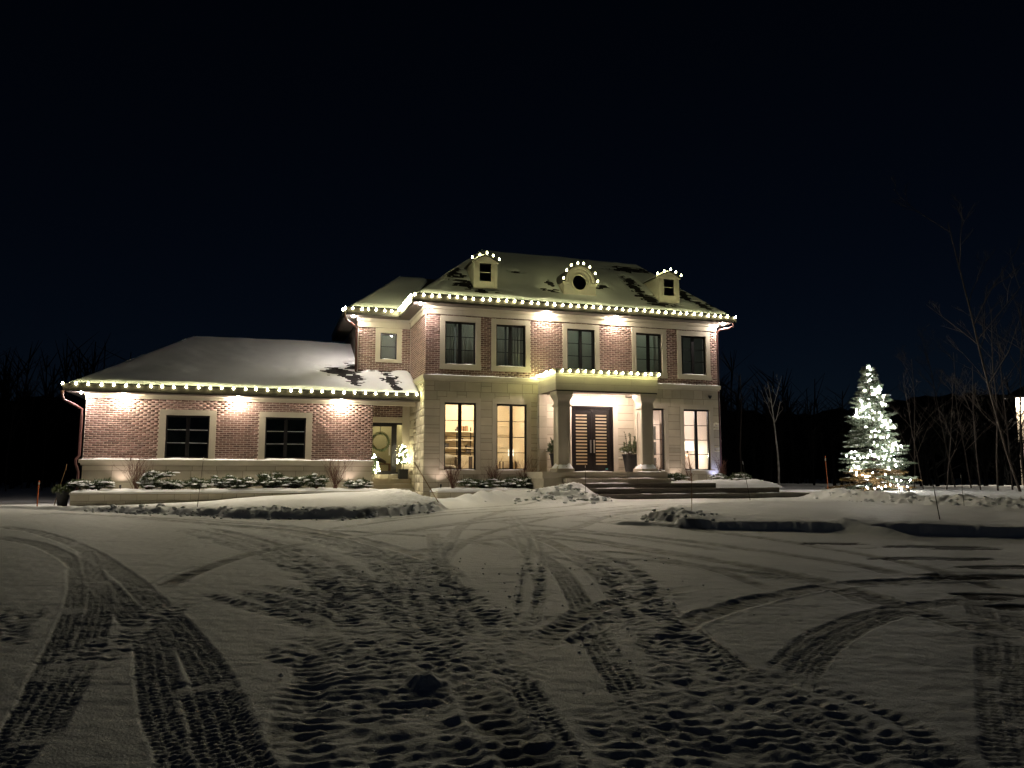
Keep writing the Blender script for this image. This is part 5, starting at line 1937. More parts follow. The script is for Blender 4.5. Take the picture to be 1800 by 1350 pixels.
# snowy bed right of the portico, on top of the steps
sb = hthing("snow_bed", "snow-covered planting bed right of the portico", "planting bed", 8.7, -2.8, -0.31)
X, Y = np.meshgrid(np.linspace(0, 4.6, 60), np.linspace(0, 2.75, 36))
e = np.clip(np.minimum(np.minimum(X, 4.6 - X), Y) / 0.35, 0, 1)
Z = -0.16 * (X > 1.5) * (1 - e) - 0.03 + np.sqrt(e) * (0.09 + 0.10 * np.clip(fbm(X * 1.6, Y * 1.6, 3, 71), -0.3, 1))
idx = np.arange(X.size).reshape(X.shape)
F = np.stack([idx[:-1, :-1].ravel(), idx[:-1, 1:].ravel(), idx[1:, 1:].ravel(), idx[1:, :-1].ravel()], 1)
mesh_obj("snow_cover", arr_mesh("snow_cover", np.stack([X, Y, Z], -1).reshape(-1, 3), F, "snow", True), sb)
# ------------------------------------------------------------------ lit rooms


def ceiling_lamp(label, X, Y, Z, power, col):
    t = hthing("ceiling_lamp", label, "lamp", X, Y, Z)
    MB().lathe([(0.16, 0.0), (0.16, -0.02), (0.12, -0.03)], sides=20).build("canopy", "steel", t)
    lamp_light("lamp_bulb", 0, 0, 0, power, col, t).location = (0, 0, -0.18)
    return t


ceiling_lamp("ceiling lamp in the warm study behind the two left windows", 2.2, 1.5, 2.94, 105, (1.0, 0.82, 0.60))
ceiling_lamp("ceiling lamp in the hall behind the slatted front door", 6.4, 2.2, 2.94, 150, (1.0, 0.84, 0.66))
ceiling_lamp("ceiling lamp in the pale room right of the portico", 10.0, 2.4, 2.94, 105, (1.0, 0.84, 0.76))
ceiling_lamp("dim ceiling lamp in the side hall behind the wreath door", -0.85, 5.2, 2.59, 30, (1.0, 0.86, 0.55))
lamp_light("bay_lamp", 0, 0, 0, 1.5, (1, 0.95, 0.9), ceiling_lamp("small lamp behind the window of the set-back bay", -0.9, 4.0, 6.08, 2.0, (1.0, 0.95, 0.9))).location = (0, 0, -0.2)

for X_, w_, lb_ in ((2.3, 26.0, "added unseen lamp that lights the curtained upper windows at the left"), (6.2, 20.0, "added unseen lamp that lights the blinds of the middle upper window"), (9.3, 18.0, "added unseen lamp that lights the blinds of the fourth upper window")):  # unseen lamps added so the upper curtains and blinds glow
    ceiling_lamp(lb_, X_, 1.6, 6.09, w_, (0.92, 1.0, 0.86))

# study: wall shelves, cabinet and chair
sh = hthing("wall_shelf", "white wall shelves with dark uprights, books and boxes seen through the leftmost tall window", "shelf", 0.6, 2.7, 0.2)


def sp(name, m, X0, X1, Y0, Y1, z0, z1, par=None):
    return MB().box(X0 - 0.6, X1 - 0.6, Y0 - 2.7, Y1 - 2.7, z0 - 0.2, z1 - 0.2).build(name, m, par or sh)


for z in (1.72, 1.38, 1.06):
    sp("shelf_board", "shelf_white", 0.75, 2.75, 2.68, 2.97, z - 0.02, z + 0.02)
for x in (1.30, 1.92, 2.5):
    sp("upright", "dark_object", x, x + 0.04, 2.955, 2.985, 0.6, 1.92)
rb = random.Random(3)
x = 1.95
while x < 2.32:
    w_ = rb.uniform(0.025, 0.05)
    sp("book", "book", x, x + w_, 2.74, 2.93, 1.741, 1.741 + rb.uniform(0.17, 0.24))
    x += w_ + 0.003
x = 0.8
while x < 1.5:
    w_ = rb.uniform(0.03, 0.07)
    if rb.random() < 0.8:
        sp("book", "book", x, x + w_, 2.76, 2.93, 1.401, 1.401 + rb.uniform(0.05, 0.13))
    x += w_ + 0.01
for a, b, z0, z1 in ((0.85, 1.25, 0.82, 1.22), (1.32, 1.55, 1.08, 1.24), (1.2, 1.32, 1.74, 1.86), (2.28, 2.46, 0.85, 1.15), (1.86, 1.94, 1.74, 1.83), (2.0, 2.15, 1.40, 1.47)):
    sp("storage_box", "dark_object", a, b, 2.72, 2.94, z0, z1)
cb = hthing("cabinet", "pale low cabinet with dark pulls below the study shelves", "cabinet", 1.9, 2.5, -0.1)
MB().box(-0.2, 0.9, 0.0, 0.48, 0.0, 0.86).build("body", "shelf_white", cb)
for i in range(3):
    MB().box(-0.17, 0.38, -0.012, -0.001, 0.06 + i * 0.27, 0.30 + i * 0.27).build("drawer", "shelf_white", cb)
    MB().box(-0.12, -0.02, -0.03, -0.013, 0.17 + i * 0.27, 0.20 + i * 0.27).build("pull", "dark_object", cb)
MB().box(0.42, 0.58, -0.012, -0.001, 0.04, 0.82).build("door", "dark_object", cb)
ch = hthing("armchair", "cream boucle armchair with a rounded back by the study window", "armchair", 1.0, 0.95, -0.1)
mb = MB()
n = 24
for i in range(n + 1):
    a = math.pi * (0.08 + 0.84 * i / n)
    for r_, z_ in ((0.50, 0.1), (0.52, 0.55), (0.50, 0.72 + 0.14 * math.sin(a)), (0.42, 0.74 + 0.14 * math.sin(a)), (0.38, 0.5), (0.38, 0.1)):
        mb.v.append((r_ * math.cos(a), r_ * math.sin(a) * 0.95, z_))
for i in range(n):
    for j in range(5):
        a = i * 6 + j
        mb.f.append((a, a + 6, a + 7, a + 1))
mb.build("backrest", "fabric_cream", ch, smooth=True)
MB().lathe([(0.36, 0.1), (0.40, 0.16), (0.40, 0.38), (0.36, 0.44), (0.0, 0.46)], sides=24, cap=False).build("seat", "fabric_cream", ch, smooth=True)
for s in range(4):
    a = math.pi / 4 + s * math.pi / 2
    MB().tube([(0.28 * math.cos(a), 0.28 * math.sin(a), 0.0), (0.26 * math.cos(a), 0.26 * math.sin(a), 0.12)], 0.02, 6).build("leg", "dark_object", ch)
tl = hthing("table_lamp", "small lit table lamp deep in the study, seen through the second window", "lamp", 4.12, 2.55, 0.55)
MB().lathe([(0.11, 0.2), (0.10, 0.46), (0.0, 0.461)], sides=16, cap=False).build("shade", "lamp_shade_lit", tl)
MB().lathe([(0.07, 0.0), (0.07, 0.02), (0.02, 0.04), (0.015, 0.2)], sides=12).build("base", "dark_object", tl)
tb = hthing("side_table", "narrow side table carrying the study lamp", "table", 4.0, 2.55, -0.1)
MB().box(-0.3, 0.3, -0.2, 0.3, 0.62, 0.65).build("top", "shelf_white", tb)
for sx in (-0.27, 0.27):
    for sy in (-0.17, 0.27):
        MB().box(sx - 0.02, sx + 0.02, sy - 0.02, sy + 0.02, 0, 0.62).build("leg", "dark_object", tb)
# picture rails / panelling in the second study window
pm = part(MB().box(3.2, 4.33, 2.965, 2.995, 1.98, 2.03).box(3.2, 4.33, 2.965, 2.995, 1.62, 1.65).box(3.2, 4.33, 2.965, 2.995, 1.1, 1.13), "wall_moulding", "shelf_white")

# pale room: tripod floor lamp, tall cupboard with panes
fl = hthing("floor_lamp", "lit tripod floor lamp with a white drum shade behind the rightmost window", "floor lamp", 11.38, 0.95, -0.1)
MB().lathe([(0.27, 1.10), (0.24, 1.46), (0.0, 1.461)], sides=24, cap=False).build("shade", "lamp_shade_lit", fl)
MB().lathe([(0.03, 0.98), (0.03, 1.10)], sides=10).build("hub", "dark_object", fl)
for s in range(3):
    a = s * 2 * math.pi / 3 + 0.4
    MB().tube([(0.30 * math.cos(a), 0.30 * math.sin(a), 0.0), (0.02 * math.cos(a), 0.02 * math.sin(a), 1.02)], 0.016, 8).build("leg", "wood_door_brown", fl)
lamp_light("floor_lamp_bulb", 0, 0, 0, 26, (1.0, 0.9, 0.72), fl).location = (0, 0, 0.9)
cu = hthing("wall_cabinet", "tall pale cupboard with two dark glazed doors behind the rightmost window", "cupboard", 10.9, 3.9, -0.1)
MB().box(-0.7, 0.8, 0.0, 0.5, 0.0, 2.55).build("body", "interior_white", cu)
for k in range(2):
    for j in range(3):
        MB().box(-0.30 + k * 0.55, 0.05 + k * 0.55, -0.01, -0.001, 0.25 + j * 0.72, 0.85 + j * 0.72).build("pane", "interior_dark", cu)
for X in (9.0, 9.9, 10.2):
    part(MB().box(X, X + 0.03, 4.57, 4.595, -0.1, 2.9), "wall_moulding", "interior_white")

# side hall: a bench and dark coats, so the door glass is not empty
bn = hthing("hall_bench", "low dark bench seen through the glass of the side door", "bench", -0.9, 5.0, 0.0)
MB().box(-0.5, 0.5, 0.0, 0.4, 0.40, 0.46).build("seat", "wood_door_brown", bn)
MB().box(-0.48, -0.42, 0.02, 0.38, 0.0, 0.40).build("leg", "wood_door_brown", bn)
MB().box(0.42, 0.48, 0.02, 0.38, 0.0, 0.40).build("leg", "wood_door_brown", bn)
MB().tube([(-0.3, 0.2, 0.46), (-0.05, 0.2, 0.66), (0.3, 0.2, 0.50)], [0.05, 0.13, 0.05], 8).build("cushion", "dark_object", bn, smooth=True)

# ------------------------------------------------------------------ plants


class Leafy:
    """collects thin triangles and tubes as numpy chunks"""

    def __init__(self):
        self.v = []
        self.n = 0
        self.f = []

    def needles(self, P, D, L, W, N, rnd, spread=0.7, up=0.25):
        """N needle triangles at each of the points P pointing roughly along D"""
        P = np.repeat(np.asarray(P, np.float32), N, 0)
        D = np.repeat(np.asarray(D, np.float32), N, 0)
        k = len(P)
        d = D + rnd.normal(0, spread, (k, 3)).astype(np.float32)
        d[:, 2] += up
        d /= np.linalg.norm(d, axis=1)[:, None] + 1e-6
        s = np.cross(d, rnd.normal(0, 1, (k, 3)))
        s /= np.linalg.norm(s, axis=1)[:, None] + 1e-6
        ln = L * rnd.uniform(0.6, 1.25, (k, 1))
        w = W * rnd.uniform(0.7, 1.3, (k, 1))
        a = P - s * w * 0.5
        b = P + s * w * 0.5
        m = P + d * ln * 0.55 + s * w * 0.55
        c = P + d * ln
        V = np.stack([a, b, m, c], 1).reshape(-1, 3)
        i = np.arange(k)[:, None] * 4 + self.n
        self.f.append(i + np.array([[0, 1, 2, 3]]))
        self.v.append(V)
        self.n += len(V)

    def build(self, name, m, parent):
        if not self.v:
            return None
        return mesh_obj(name, arr_mesh(name, np.vstack(self.v), np.vstack(self.f), m), parent)


def blob(mb, c, r, rnd, squash=0.6, axis=None):
    """small uneven lump of snow, a bumpy half ball"""
    n0 = len(mb.v)
    sides, rings = 7, 3
    c = Vector(c)
    ax = Vector(axis).normalized() if axis is not None else Vector((1, 0, 0))
    st_ = 1.7 if axis is not None else 1.0
    for i in range(rings):
        ph = (i / (rings - 0.5)) * math.pi / 2 - 0.25
        for s in range(sides):
            a = 2 * math.pi * s / sides
            k = r * (1 + rnd.uniform(-0.22, 0.22))
            p = Vector((math.cos(a) * math.cos(ph) * k, math.sin(a) * math.cos(ph) * k, math.sin(ph) * k * squash))
            p = p + ax * (p.dot(ax)) * (st_ - 1)
            mb.v.append(tuple(c + p))
    mb.v.append(tuple(c + Vector((0, 0, r * squash * rnd.uniform(0.95, 1.15)))))
    top = len(mb.v) - 1
    for i in range(rings - 1):
        for s in range(sides):
            a = n0 + i * sides + s
            b = n0 + i * sides + (s + 1) % sides
            mb.f.append((a, b, b + sides, a + sides))
    for s in range(sides):
        mb.f.append((n0 + (rings - 1) * sides + s, n0 + (rings - 1) * sides + (s + 1) % sides, top))


def juniper(label, X, Y, Z, rx, ry, h, seed, snow=0.8, lean=0.0, m="needle", group="snow-laden evergreen shrubs in the beds"):
    t = hthing("evergreen_shrub", label, "shrub", X, Y, Z, group)
    rnd = random.Random(seed)
    nr = np.random.RandomState(seed)
    lf = Leafy()
    sn = MB()
    wood = MB()
    nb = int(22 + 14 * rx)
    for b in range(nb):
        a = 2 * math.pi * (b + rnd.uniform(-0.4, 0.4)) / nb
        reach = rnd.uniform(0.55, 1.0)
        el = rnd.uniform(0.15, 1.0)
        ex, ey = math.cos(a) * rx * reach, math.sin(a) * ry * reach
        hh = h * (1.15 - 0.75 * reach) * el + 0.06
        pts = []
        k = 7
        for i in range(k):
            u = i / (k - 1)
            pts.append(Vector((ex * u + lean * h * u * u, ey * u, 0.03 + hh * math.sin(u * 1.9) / math.sin(1.57) * (0.6 + 0.4 * u) - 0.05 * u * u)))
        wood.tube(pts, [0.012 * (1 - 0.7 * i / k) + 0.002 for i in range(k)], 4)
        P, D = [], []
        for i in range(2, k):
            d = (pts[i] - pts[i - 1]).normalized()
            for q in range(4):
                p = pts[i - 1].lerp(pts[i], q / 4)
                side = Vector((-d.y, d.x, 0)) * rnd.choice((-1, 1))
                off = side * rnd.uniform(0, 0.09) + Vector((0, 0, rnd.uniform(-0.01, 0.05)))
                P.append(tuple(p + off))
                D.append(tuple(d + side * 0.7))
            for _k in range(2 if rnd.random() < snow else 0):
                p = pts[i].lerp(pts[i - 1], 0.45 * _k) + Vector((rnd.uniform(-.06, .06), rnd.uniform(-.06, .06), 0.04))
                blob(sn, p, rnd.uniform(0.045, 0.08), rnd, 0.42, axis=(d.x, d.y, d.z * 0.5))
        lf.needles(P, D, 0.135, 0.018, 9, nr, 0.75, 0.65)
    wood.build("stems", "twig", t)
    lf.build("foliage", m, t)
    if sn.v:
        tag(sn.build("snow_load", "snow", t, smooth=True), kind="stuff")
    return t


JUN = [("low spreading juniper under snow at the left end of the long bed", -10.75, 0.35, 0.62, 0.42, 0.30, 0.95, 0.0),
       ("arching snowy evergreen just right of the left red twig bush", -9.15, 0.35, 0.52, 0.4, 0.62, 0.8, 0.5),
       ("tiny snowy seedling evergreen right of the arching one", -8.38, 0.15, 0.26, 0.22, 0.22, 0.6, 0.0),
       ("wide flat snowy shrub beneath the first wing window", -7.55, 0.30, 0.5, 0.38, 0.34, 0.95, 0.0),
       ("green upright evergreen with snowy tips right of the flat shrub", -6.85, 0.45, 0.42, 0.36, 0.52, 0.55, 0.15),
       ("round snow-buried bush between the wing's two windows", -6.25, 0.22, 0.45, 0.36, 0.36, 1.0, 0.0),
       ("dense dark-centred evergreen under the left edge of the second wing window", -5.30, 0.30, 0.45, 0.4, 0.52, 0.6, 0.0),
       ("drooping snowy evergreen in the middle beneath the second wing window", -4.45, 0.38, 0.55, 0.4, 0.50, 0.75, -0.3),
       ("small conical snowy spruce seedling under the right edge of the second wing window", -3.75, 0.2, 0.32, 0.3, 0.55, 0.7, 0.0),
       ("low snowy juniper at the right end of the long bed", -2.30, 0.35, 0.45, 0.35, 0.26, 0.95, 0.0)]
for i, (lb, X, Y, rx, ry, h, s, le) in enumerate(JUN):
    juniper(lb, X, Y, -0.52, rx * 1.2, ry * 1.2, h * 1.3, 100 + i, s, le)
juniper("low spreading snowy evergreen under the leftmost tall window", 2.0, -0.75, -0.52, 1.0, 0.5, 0.42, 131, 0.85)
juniper("low spreading snowy evergreen under the second tall window", 3.35, -0.75, -0.52, 0.75, 0.45, 0.40, 132, 0.85)
juniper("low green juniper just right of the portico steps", 9.25, -1.3, -0.30, 0.7, 0.45, 0.34, 133, 0.55)
juniper("snowy juniper at the right front corner of the house", 11.9, -1.35, -0.34, 0.95, 0.5, 0.40, 134, 0.75)


def twig_bush(label, X, Y, Z, h, w, n, seed, m="twig"):
    t = hthing("bare_shrub", label, "shrub", X, Y, Z, "leafless twiggy shrubs in the beds")
    rnd = random.Random(seed)
    mb = MB()

    def grow(p, d, L, r, lev):
        k = 4
        pts = [p]
        for i in range(k):
            d = (d + Vector((rnd.uniform(-.16, .16), rnd.uniform(-.16, .16), rnd.uniform(-.04, .10)))).normalized()
            pts.append(pts[-1] + d * L / k)
        mb.tube(pts, [r * (1 - 0.6 * i / k) for i in range(k + 1)], 4 if lev == 0 else 3, cap=False)
        if lev < 2:
            for i in range(rnd.randint(2, 3)):
                j = rnd.randint(1, k)
                nd = (d + Vector((rnd.uniform(-.75, .75), rnd.uniform(-.5, .5), rnd.uniform(-.1, .5)))).normalized()
                grow(pts[j], nd, L * rnd.uniform(0.4, 0.62), r * 0.6, lev + 1)

    for i in range(int(n * 1.6)):
        a = rnd.uniform(0, 2 * math.pi)
        s = rnd.uniform(0.15, 1.0) * w / h
        d = Vector((math.cos(a) * s, math.sin(a) * s * 0.6, 1)).normalized()
        grow(Vector((rnd.uniform(-.06, .06), rnd.uniform(-.05, .05), 0)), d, h * rnd.uniform(0.6, 0.9), 0.0095, 0)
    mb.build("stems", m, t)
    return t


TW = [("reddish leafless bush lit from below near the left end of the long bed", -9.55, 0.75, -0.52, 0.95, 0.62, 16, 1),
      ("reddish leafless bush at the right end of the long bed by the side entrance", -3.05, 0.75, -0.52, 0.95, 0.55, 15, 2),
      ("bare twiggy bush left of the leftmost tall window", 0.95, -0.55, -0.52, 0.95, 0.7, 14, 3),
      ("bare twiggy bush between the two tall windows left of the portico", 2.45, -0.45, -0.52, 0.85, 0.45, 13, 4),
      ("bare twiggy bush under the right half of the second tall window", 3.75, -0.55, -0.52, 0.95, 0.6, 14, 5),
      ("bare twiggy bush in front of the window right of the portico", 9.05, -0.7, -0.32, 0.8, 0.5, 8, 6),
      ("bare twiggy bush under the rightmost window", 10.5, -0.7, -0.32, 0.8, 0.3, 6, 7),
      ("bluish-lit bare bush at the right corner of the house", 11.95, -0.75, -0.32, 0.85, 0.45, 12, 8)]
for a in TW:
    twig_bush(*a)


def pot(t, r0, r1, h, square=False, m="pot_black"):
    s = 4 if square else 20
    a0 = math.pi / 4 if square else 0
    k = math.sqrt(2) if square else 1
    return MB().lathe([(r0 * k, 0.0), (r1 * k, h - 0.05), (r1 * k * 1.08, h - 0.05), (r1 * k * 1.08, h), (r1 * k * 0.92, h), (r1 * k * 0.9, h - 0.06)], sides=s, a0=a0).build("pot", m, t)


def potted_greens(label, X, Y, Z, r0, r1, h, gh, seed, m="leaf_pale", extras=True, square=False):
    t = hthing("potted_plant", label, "planter", X, Y, Z, "tall dark pots filled with winter greenery")
    pot(t, r0, r1, h, square)
    MB().lathe([(r1 * 0.88, h - 0.05), (0.02, h - 0.03)], sides=14, cap=False).build("soil", "soil", t)
    rnd = random.Random(seed)
    nr = np.random.RandomState(seed)
    lf = Leafy()
    dk = Leafy()
    stem = MB()
    for i in range(30):
        a = rnd.uniform(0, 6.28)
        rr = r1 * 0.7 * math.sqrt(rnd.random())
        out = rnd.uniform(0.2, 1.0)
        p0 = Vector((rr * math.cos(a), rr * math.sin(a), h - 0.04))
        p1 = p0 + Vector((math.cos(a) * out * r1 * 1.1, math.sin(a) * out * r1 * 1.1, gh * (0.75 - 0.6 * out) * rnd.uniform(0.6, 1.1)))
        stem.tube([p0, p0.lerp(p1, 0.5) + Vector((0, 0, 0.05)), p1], [0.006, 0.005, 0.003], 3)
        P = [tuple(p0.lerp(p1, u) + Vector((0, 0, 0.05 * math.sin(u * 3)))) for u in (0.3, 0.5, 0.65, 0.8, 0.95, 1.0)]
        lf.needles(P, [tuple((p1 - p0).normalized())] * 6, 0.11, 0.028, 7, nr, 0.8)
    if extras:
        for i in range(7):
            a = rnd.uniform(0, 6.28)
            p0 = Vector((0.1 * math.cos(a), 0.1 * math.sin(a), h))
            p1 = p0 + Vector((rnd.uniform(-.22, .22), rnd.uniform(-.1, .1), gh * rnd.uniform(0.7, 1.1)))
            stem.tube([p0, p1], [0.008, 0.004], 4)
            P = [tuple(p0.lerp(p1, u)) for u in np.linspace(0.25, 1, 9)]
            dk.needles(P, [(0, 0, 1)] * 9, 0.07, 0.02, 6, nr, 0.8)
    stem.build("stems", "twig", t)
    lf.build("foliage", m, t)
    dk.build("upright_sprigs", "twig" if extras == 2 else "needle", t)
    sn = MB()
    for i in range(9):
        a = rnd.uniform(0, 6.28)
        rr = r1 * rnd.uniform(0.2, 1.1)
        blob(sn, (rr * math.cos(a), rr * math.sin(a), h + rnd.uniform(0.02, 0.12)), rnd.uniform(0.035, 0.06), rnd)
    sn.build("snow_load", "snow", t, smooth=True)
    return t


potted_greens("tall dark pot of evergreen sprigs right of the front door", 7.98, -0.62, 0.09, 0.22, 0.33, 0.68, 0.75, 5)
pl = potted_greens("tall brown urn of snowy sprigs left of the front door behind the column", 4.95, -0.62, 0.09, 0.20, 0.30, 0.68, 0.8, 6, m="needle")
rbq = hthing("red_ornament", "small glowing red ball on the urn left of the front door", "ornament", 4.83, -0.93, 0.60)
MB().lathe([(0.002, -0.03), (0.022, -0.02), (0.03, 0.0), (0.022, 0.02), (0.002, 0.03)], sides=12).build("ball", "red_glow", rbq, smooth=True)
MB().lathe([(0.008, 0.028), (0.008, 0.045)], sides=8).build("cap", "steel", rbq)
potted_greens("dark pot with pale leaves at the left end of the long planting bed", -11.55, 0.15, -1.02, 0.13, 0.19, 0.46, 0.36, 7, extras=False)


def topiary(label, X, Y, Z, seed, nb=70, pr=0.17):
    t = hthing("lit_topiary", label, "topiary", X, Y, Z, "small lit trees flanking the side door")
    pot(t, pr, pr * 1.02, 0.38, True)
    MB().tube([(0, 0, 0.3), (0.01, 0, 0.62)], 0.02, 7).build("stem", "bark", t)
    rnd = random.Random(seed)
    nr = np.random.RandomState(seed)
    lf = Leafy()
    P, D = [], []
    z0, z1, R = 0.58, 1.32, 0.24
    for i in range(420):
        u = rnd.random()
        rr = R * (1 - u) ** 0.75 * (0.35 + 0.65 * rnd.random()) * (1.0 if u > 0.12 else 0.75 + u * 2)
        a = rnd.uniform(0, 6.28)
        P.append((rr * math.cos(a), rr * math.sin(a), z0 + (z1 - z0) * u))
        D.append((math.cos(a), math.sin(a), 0.3))
    lf.needles(P, D, 0.075, 0.02, 5, nr, 0.5)
    lf.build("foliage", "needle", t)
    for i in range(nb):
        u = rnd.random() ** 1.15
        rr = (R * (1 - u) ** 0.75 + 0.035) * (1.0 if u > 0.12 else 0.78 + u * 2)
        a = i * 2.399
        mesh_obj("bulb", MINI_ME, t, (rr * math.cos(a), rr * math.sin(a), z0 + (z1 - z0) * u))
    return t


MINI_ME = bulb_mesh("mini_bulb", "bulb_mini", 0.012, 0.028)
topiary("lit conical bush in a square black pot right of the side door", -0.32, 2.55, -0.18, 3)
topiary("lit bush half hidden behind the wing wall left of the side door", -1.47, 2.62, -0.55, 4)

# wreath on the side door
wr_ = hthing("wreath", "twig and evergreen wreath hanging on the glass side door", "wreath", -1.16, 3.06, 1.28)
rnd = random.Random(9)
nr = np.random.RandomState(9)
mb = MB()
for k in range(26):
    a0 = rnd.uniform(0, 6.28)
    rr = 0.30 + rnd.uniform(-0.05, 0.05)
    pts = []
    for i in range(8):
        a = a0 + i * 0.22
        r2 = rr + 0.012 * i
        pts.append((r2 * math.cos(a), rnd.uniform(-0.03, 0.01), r2 * math.sin(a)))
    mb.tube(pts, [0.012 - 0.001 * i for i in range(8)], 4)
mb.build("twig_ring", "wicker", wr_)
lf = Leafy()
A = np.linspace(0, 6.28, 90)
lf.needles([(0.31 * math.cos(a), -0.02, 0.31 * math.sin(a)) for a in A], [(-math.sin(a) + 0.5 * math.cos(a), -0.2, math.cos(a) + 0.5 * math.sin(a)) for a in A], 0.13, 0.018, 7, nr, 0.45, 0)
lf.build("foliage", "needle", wr_)
MB().box(-0.012, 0.012, 0.005, 0.012, 0.3, 0.66).build("ribbon", "black_frame", wr_)

# ------------------------------------------------------------------ the lit spruce
SX, SY = at(1537, 33.0), 33.0
SZ = gz(SX, SY) - 0.02
sp_t = thing("spruce_tree", "tall spruce wound with white lights on the snowbank at the right", "tree", (SX, SY, SZ))
rnd = random.Random(42)
nr = np.random.RandomState(42)
TH = 5.35
mb = MB()
mb.tube([(0, 0, -0.1), (0.02, 0, 1.5), (-0.02, 0.02, 3.4), (0.03, 0, TH)], [0.12, 0.09, 0.05, 0.012], 8)
mb.build("trunk", "bark", sp_t)
lf, lb = Leafy(), Leafy()
wood = MB()
sn = MB()
TIPS = []
zl = 0.22
lev = 0
while zl < TH - 0.12:
    u = zl / TH
    R = 1.72 * (1 - u) ** 0.80 * (0.90 + 0.16 * math.sin(lev * 2.3)) + 0.07
    nb = max(5, int(13 - 7 * u))
    a0 = rnd.uniform(0, 6.28)
    for b in range(nb):
        a = a0 + 2 * math.pi * b / nb + rnd.uniform(-.18, .18)
        L = R * rnd.uniform(0.72, 1.12)
        dr = Vector((math.cos(a), math.sin(a), 0))
        k = 7
        droop = 0.20 * (1 - u) + 0.02
        zj = max(0.12, zl + rnd.uniform(-.13, .13))
        droop *= rnd.uniform(0.6, 1.5)
        pts = [dr * (L * i / (k - 1)) + Vector((0, 0, zj + 0.16 * L * (i / (k - 1)) * (1 if u > 0.5 else 0.4) - droop * L * (i / (k - 1)) ** 1.6 + 0.10 * L * (i / (k - 1)) ** 4)) for i in range(k)]
        wood.tube(pts, [0.022 * (1 - u * 0.6) * (1 - 0.8 * i / k) + 0.003 for i in range(k)], 4, cap=False)
        side = Vector((-dr.y, dr.x, 0))
        P, D = [], []
        nt = max(4, int(L * 9))
        for q in range(nt):
            v = 0.15 + 0.85 * q / nt
            fi = v * (k - 1)
            i0 = min(int(fi), k - 2)
            base = pts[i0].lerp(pts[i0 + 1], fi - i0)
            tl_ = (0.13 + 0.34 * L * (1 - v) * 0.8) * rnd.uniform(0.7, 1.25)
            for s in (-1, 1):
                tip = base + (side * s * 0.75 + dr * 0.65).normalized() * tl_ + Vector((0, 0, -0.05 * tl_))
                for w_ in np.linspace(0.1, 1.0, 5):
                    P.append(tuple(base.lerp(tip, w_)))
                    D.append(tuple((tip - base).normalized()))
            P.append(tuple(base))
            D.append(tuple(dr))
        (lb if (u < 0.16 and rnd.random() < 0.75) else lf).needles(P, D, 0.105, 0.022, 4, nr, 0.55, 0.2)
        TIPS.append((zl, a, L, [tuple(p) for p in pts]))
        if rnd.random() < 0.55 * (1 - u * 0.5):
            j = rnd.randint(3, 5)
            for q in range(2):
                p = pts[j].lerp(pts[j + 1 if j + 1 < k else j], q * 0.6) + Vector((0, 0, 0.03))
                blob(sn, p, rnd.uniform(0.06, 0.11), rnd, 0.35, axis=tuple(dr))
    zl += 0.20 - 0.09 * u + rnd.uniform(-.02, .03)
    lev += 1
lf.needles([(0.03, 0, TH - 0.25 + 0.04 * i) for i in range(8)], [(0, 0, 1)] * 8, 0.12, 0.015, 8, nr, 0.5)
wood.build("branches", "bark", sp_t)
lf.build("crown", "needle_spruce", sp_t)
lb.build("dry_needles", "needle_brown", sp_t)
tag(sn.build("snow_load", "snow", sp_t, smooth=True), kind="stuff")
ts = thing("light_string", "white bulbs wound in garlands round the spruce at the right", "string lights", (SX, SY, SZ))
cnt = 0
# garlands: swags hung from branch to branch, mostly on the side towards the drive, dense at the tip


def skin(z, a):
    u = z / TH
    return (1.72 * (1 - u) ** 0.80 + 0.06) * 0.80 * (0.92 + 0.12 * math.sin(a * 5 + z * 7)) + 0.05


bulbs, wires = [], []
z = 0.30
row = 0
while z < TH * 0.86:
    a = -math.pi * 1.04 + rnd.uniform(0, 0.4)
    end = math.pi * 0.10
    tilt = rnd.uniform(-0.24, 0.24)
    while a < end:
        span = rnd.uniform(0.7, 1.3)
        drop = rnd.uniform(0.04, 0.34)
        n = max(3, int(span * skin(z, a) / 0.125))
        pts = []
        for i in range(n + 1):
            v = i / n
            aa = a + span * v
            zz = z + tilt * (aa + 1.5) - drop * 4 * v * (1 - v) + rnd.uniform(-.03, .03)
            zz = max(0.15, zz)
            r_ = skin(zz, aa)
            pts.append(Vector((r_ * math.cos(aa), r_ * math.sin(aa), zz)))
        wires.append(pts)
        if rnd.random() < 0.86:
            bulbs += [Vector((q.x * s_, q.y * s_, q.z)) for q in pts[:-1] for s_ in (rnd.uniform(0.78, 1.08),) if rnd.random() < 0.85]
        a += span + (rnd.uniform(0.1, 0.45) if rnd.random() < 0.4 else 0)
    z += rnd.uniform(0.30, 0.46) * (1 - 0.35 * z / TH)
    row += 1
for i in range(26):
    zz = TH * rnd.uniform(0.86, 1.0)
    aa = rnd.uniform(-3.3, 0.3)
    r_ = 0.03 + 0.22 * (1 - zz / TH) * 5 * 0.3
    bulbs.append(Vector((r_ * math.cos(aa), r_ * math.sin(aa), zz)))
bulbs = bulbs[:299]
for p in bulbs:
    o = mesh_obj("bulb", TBULB_ME, ts, p + Vector((rnd.uniform(-.04, .04), rnd.uniform(-.04, .04), rnd.uniform(-.05, .03))))
    o.rotation_euler = (rnd.uniform(-.4, .4), rnd.uniform(-.4, .4), rnd.uniform(0, 3))
mb = MB()
for pts in wires:
    mb.tube(pts, 0.005, 3)
mb.build("wire", "wire", ts)


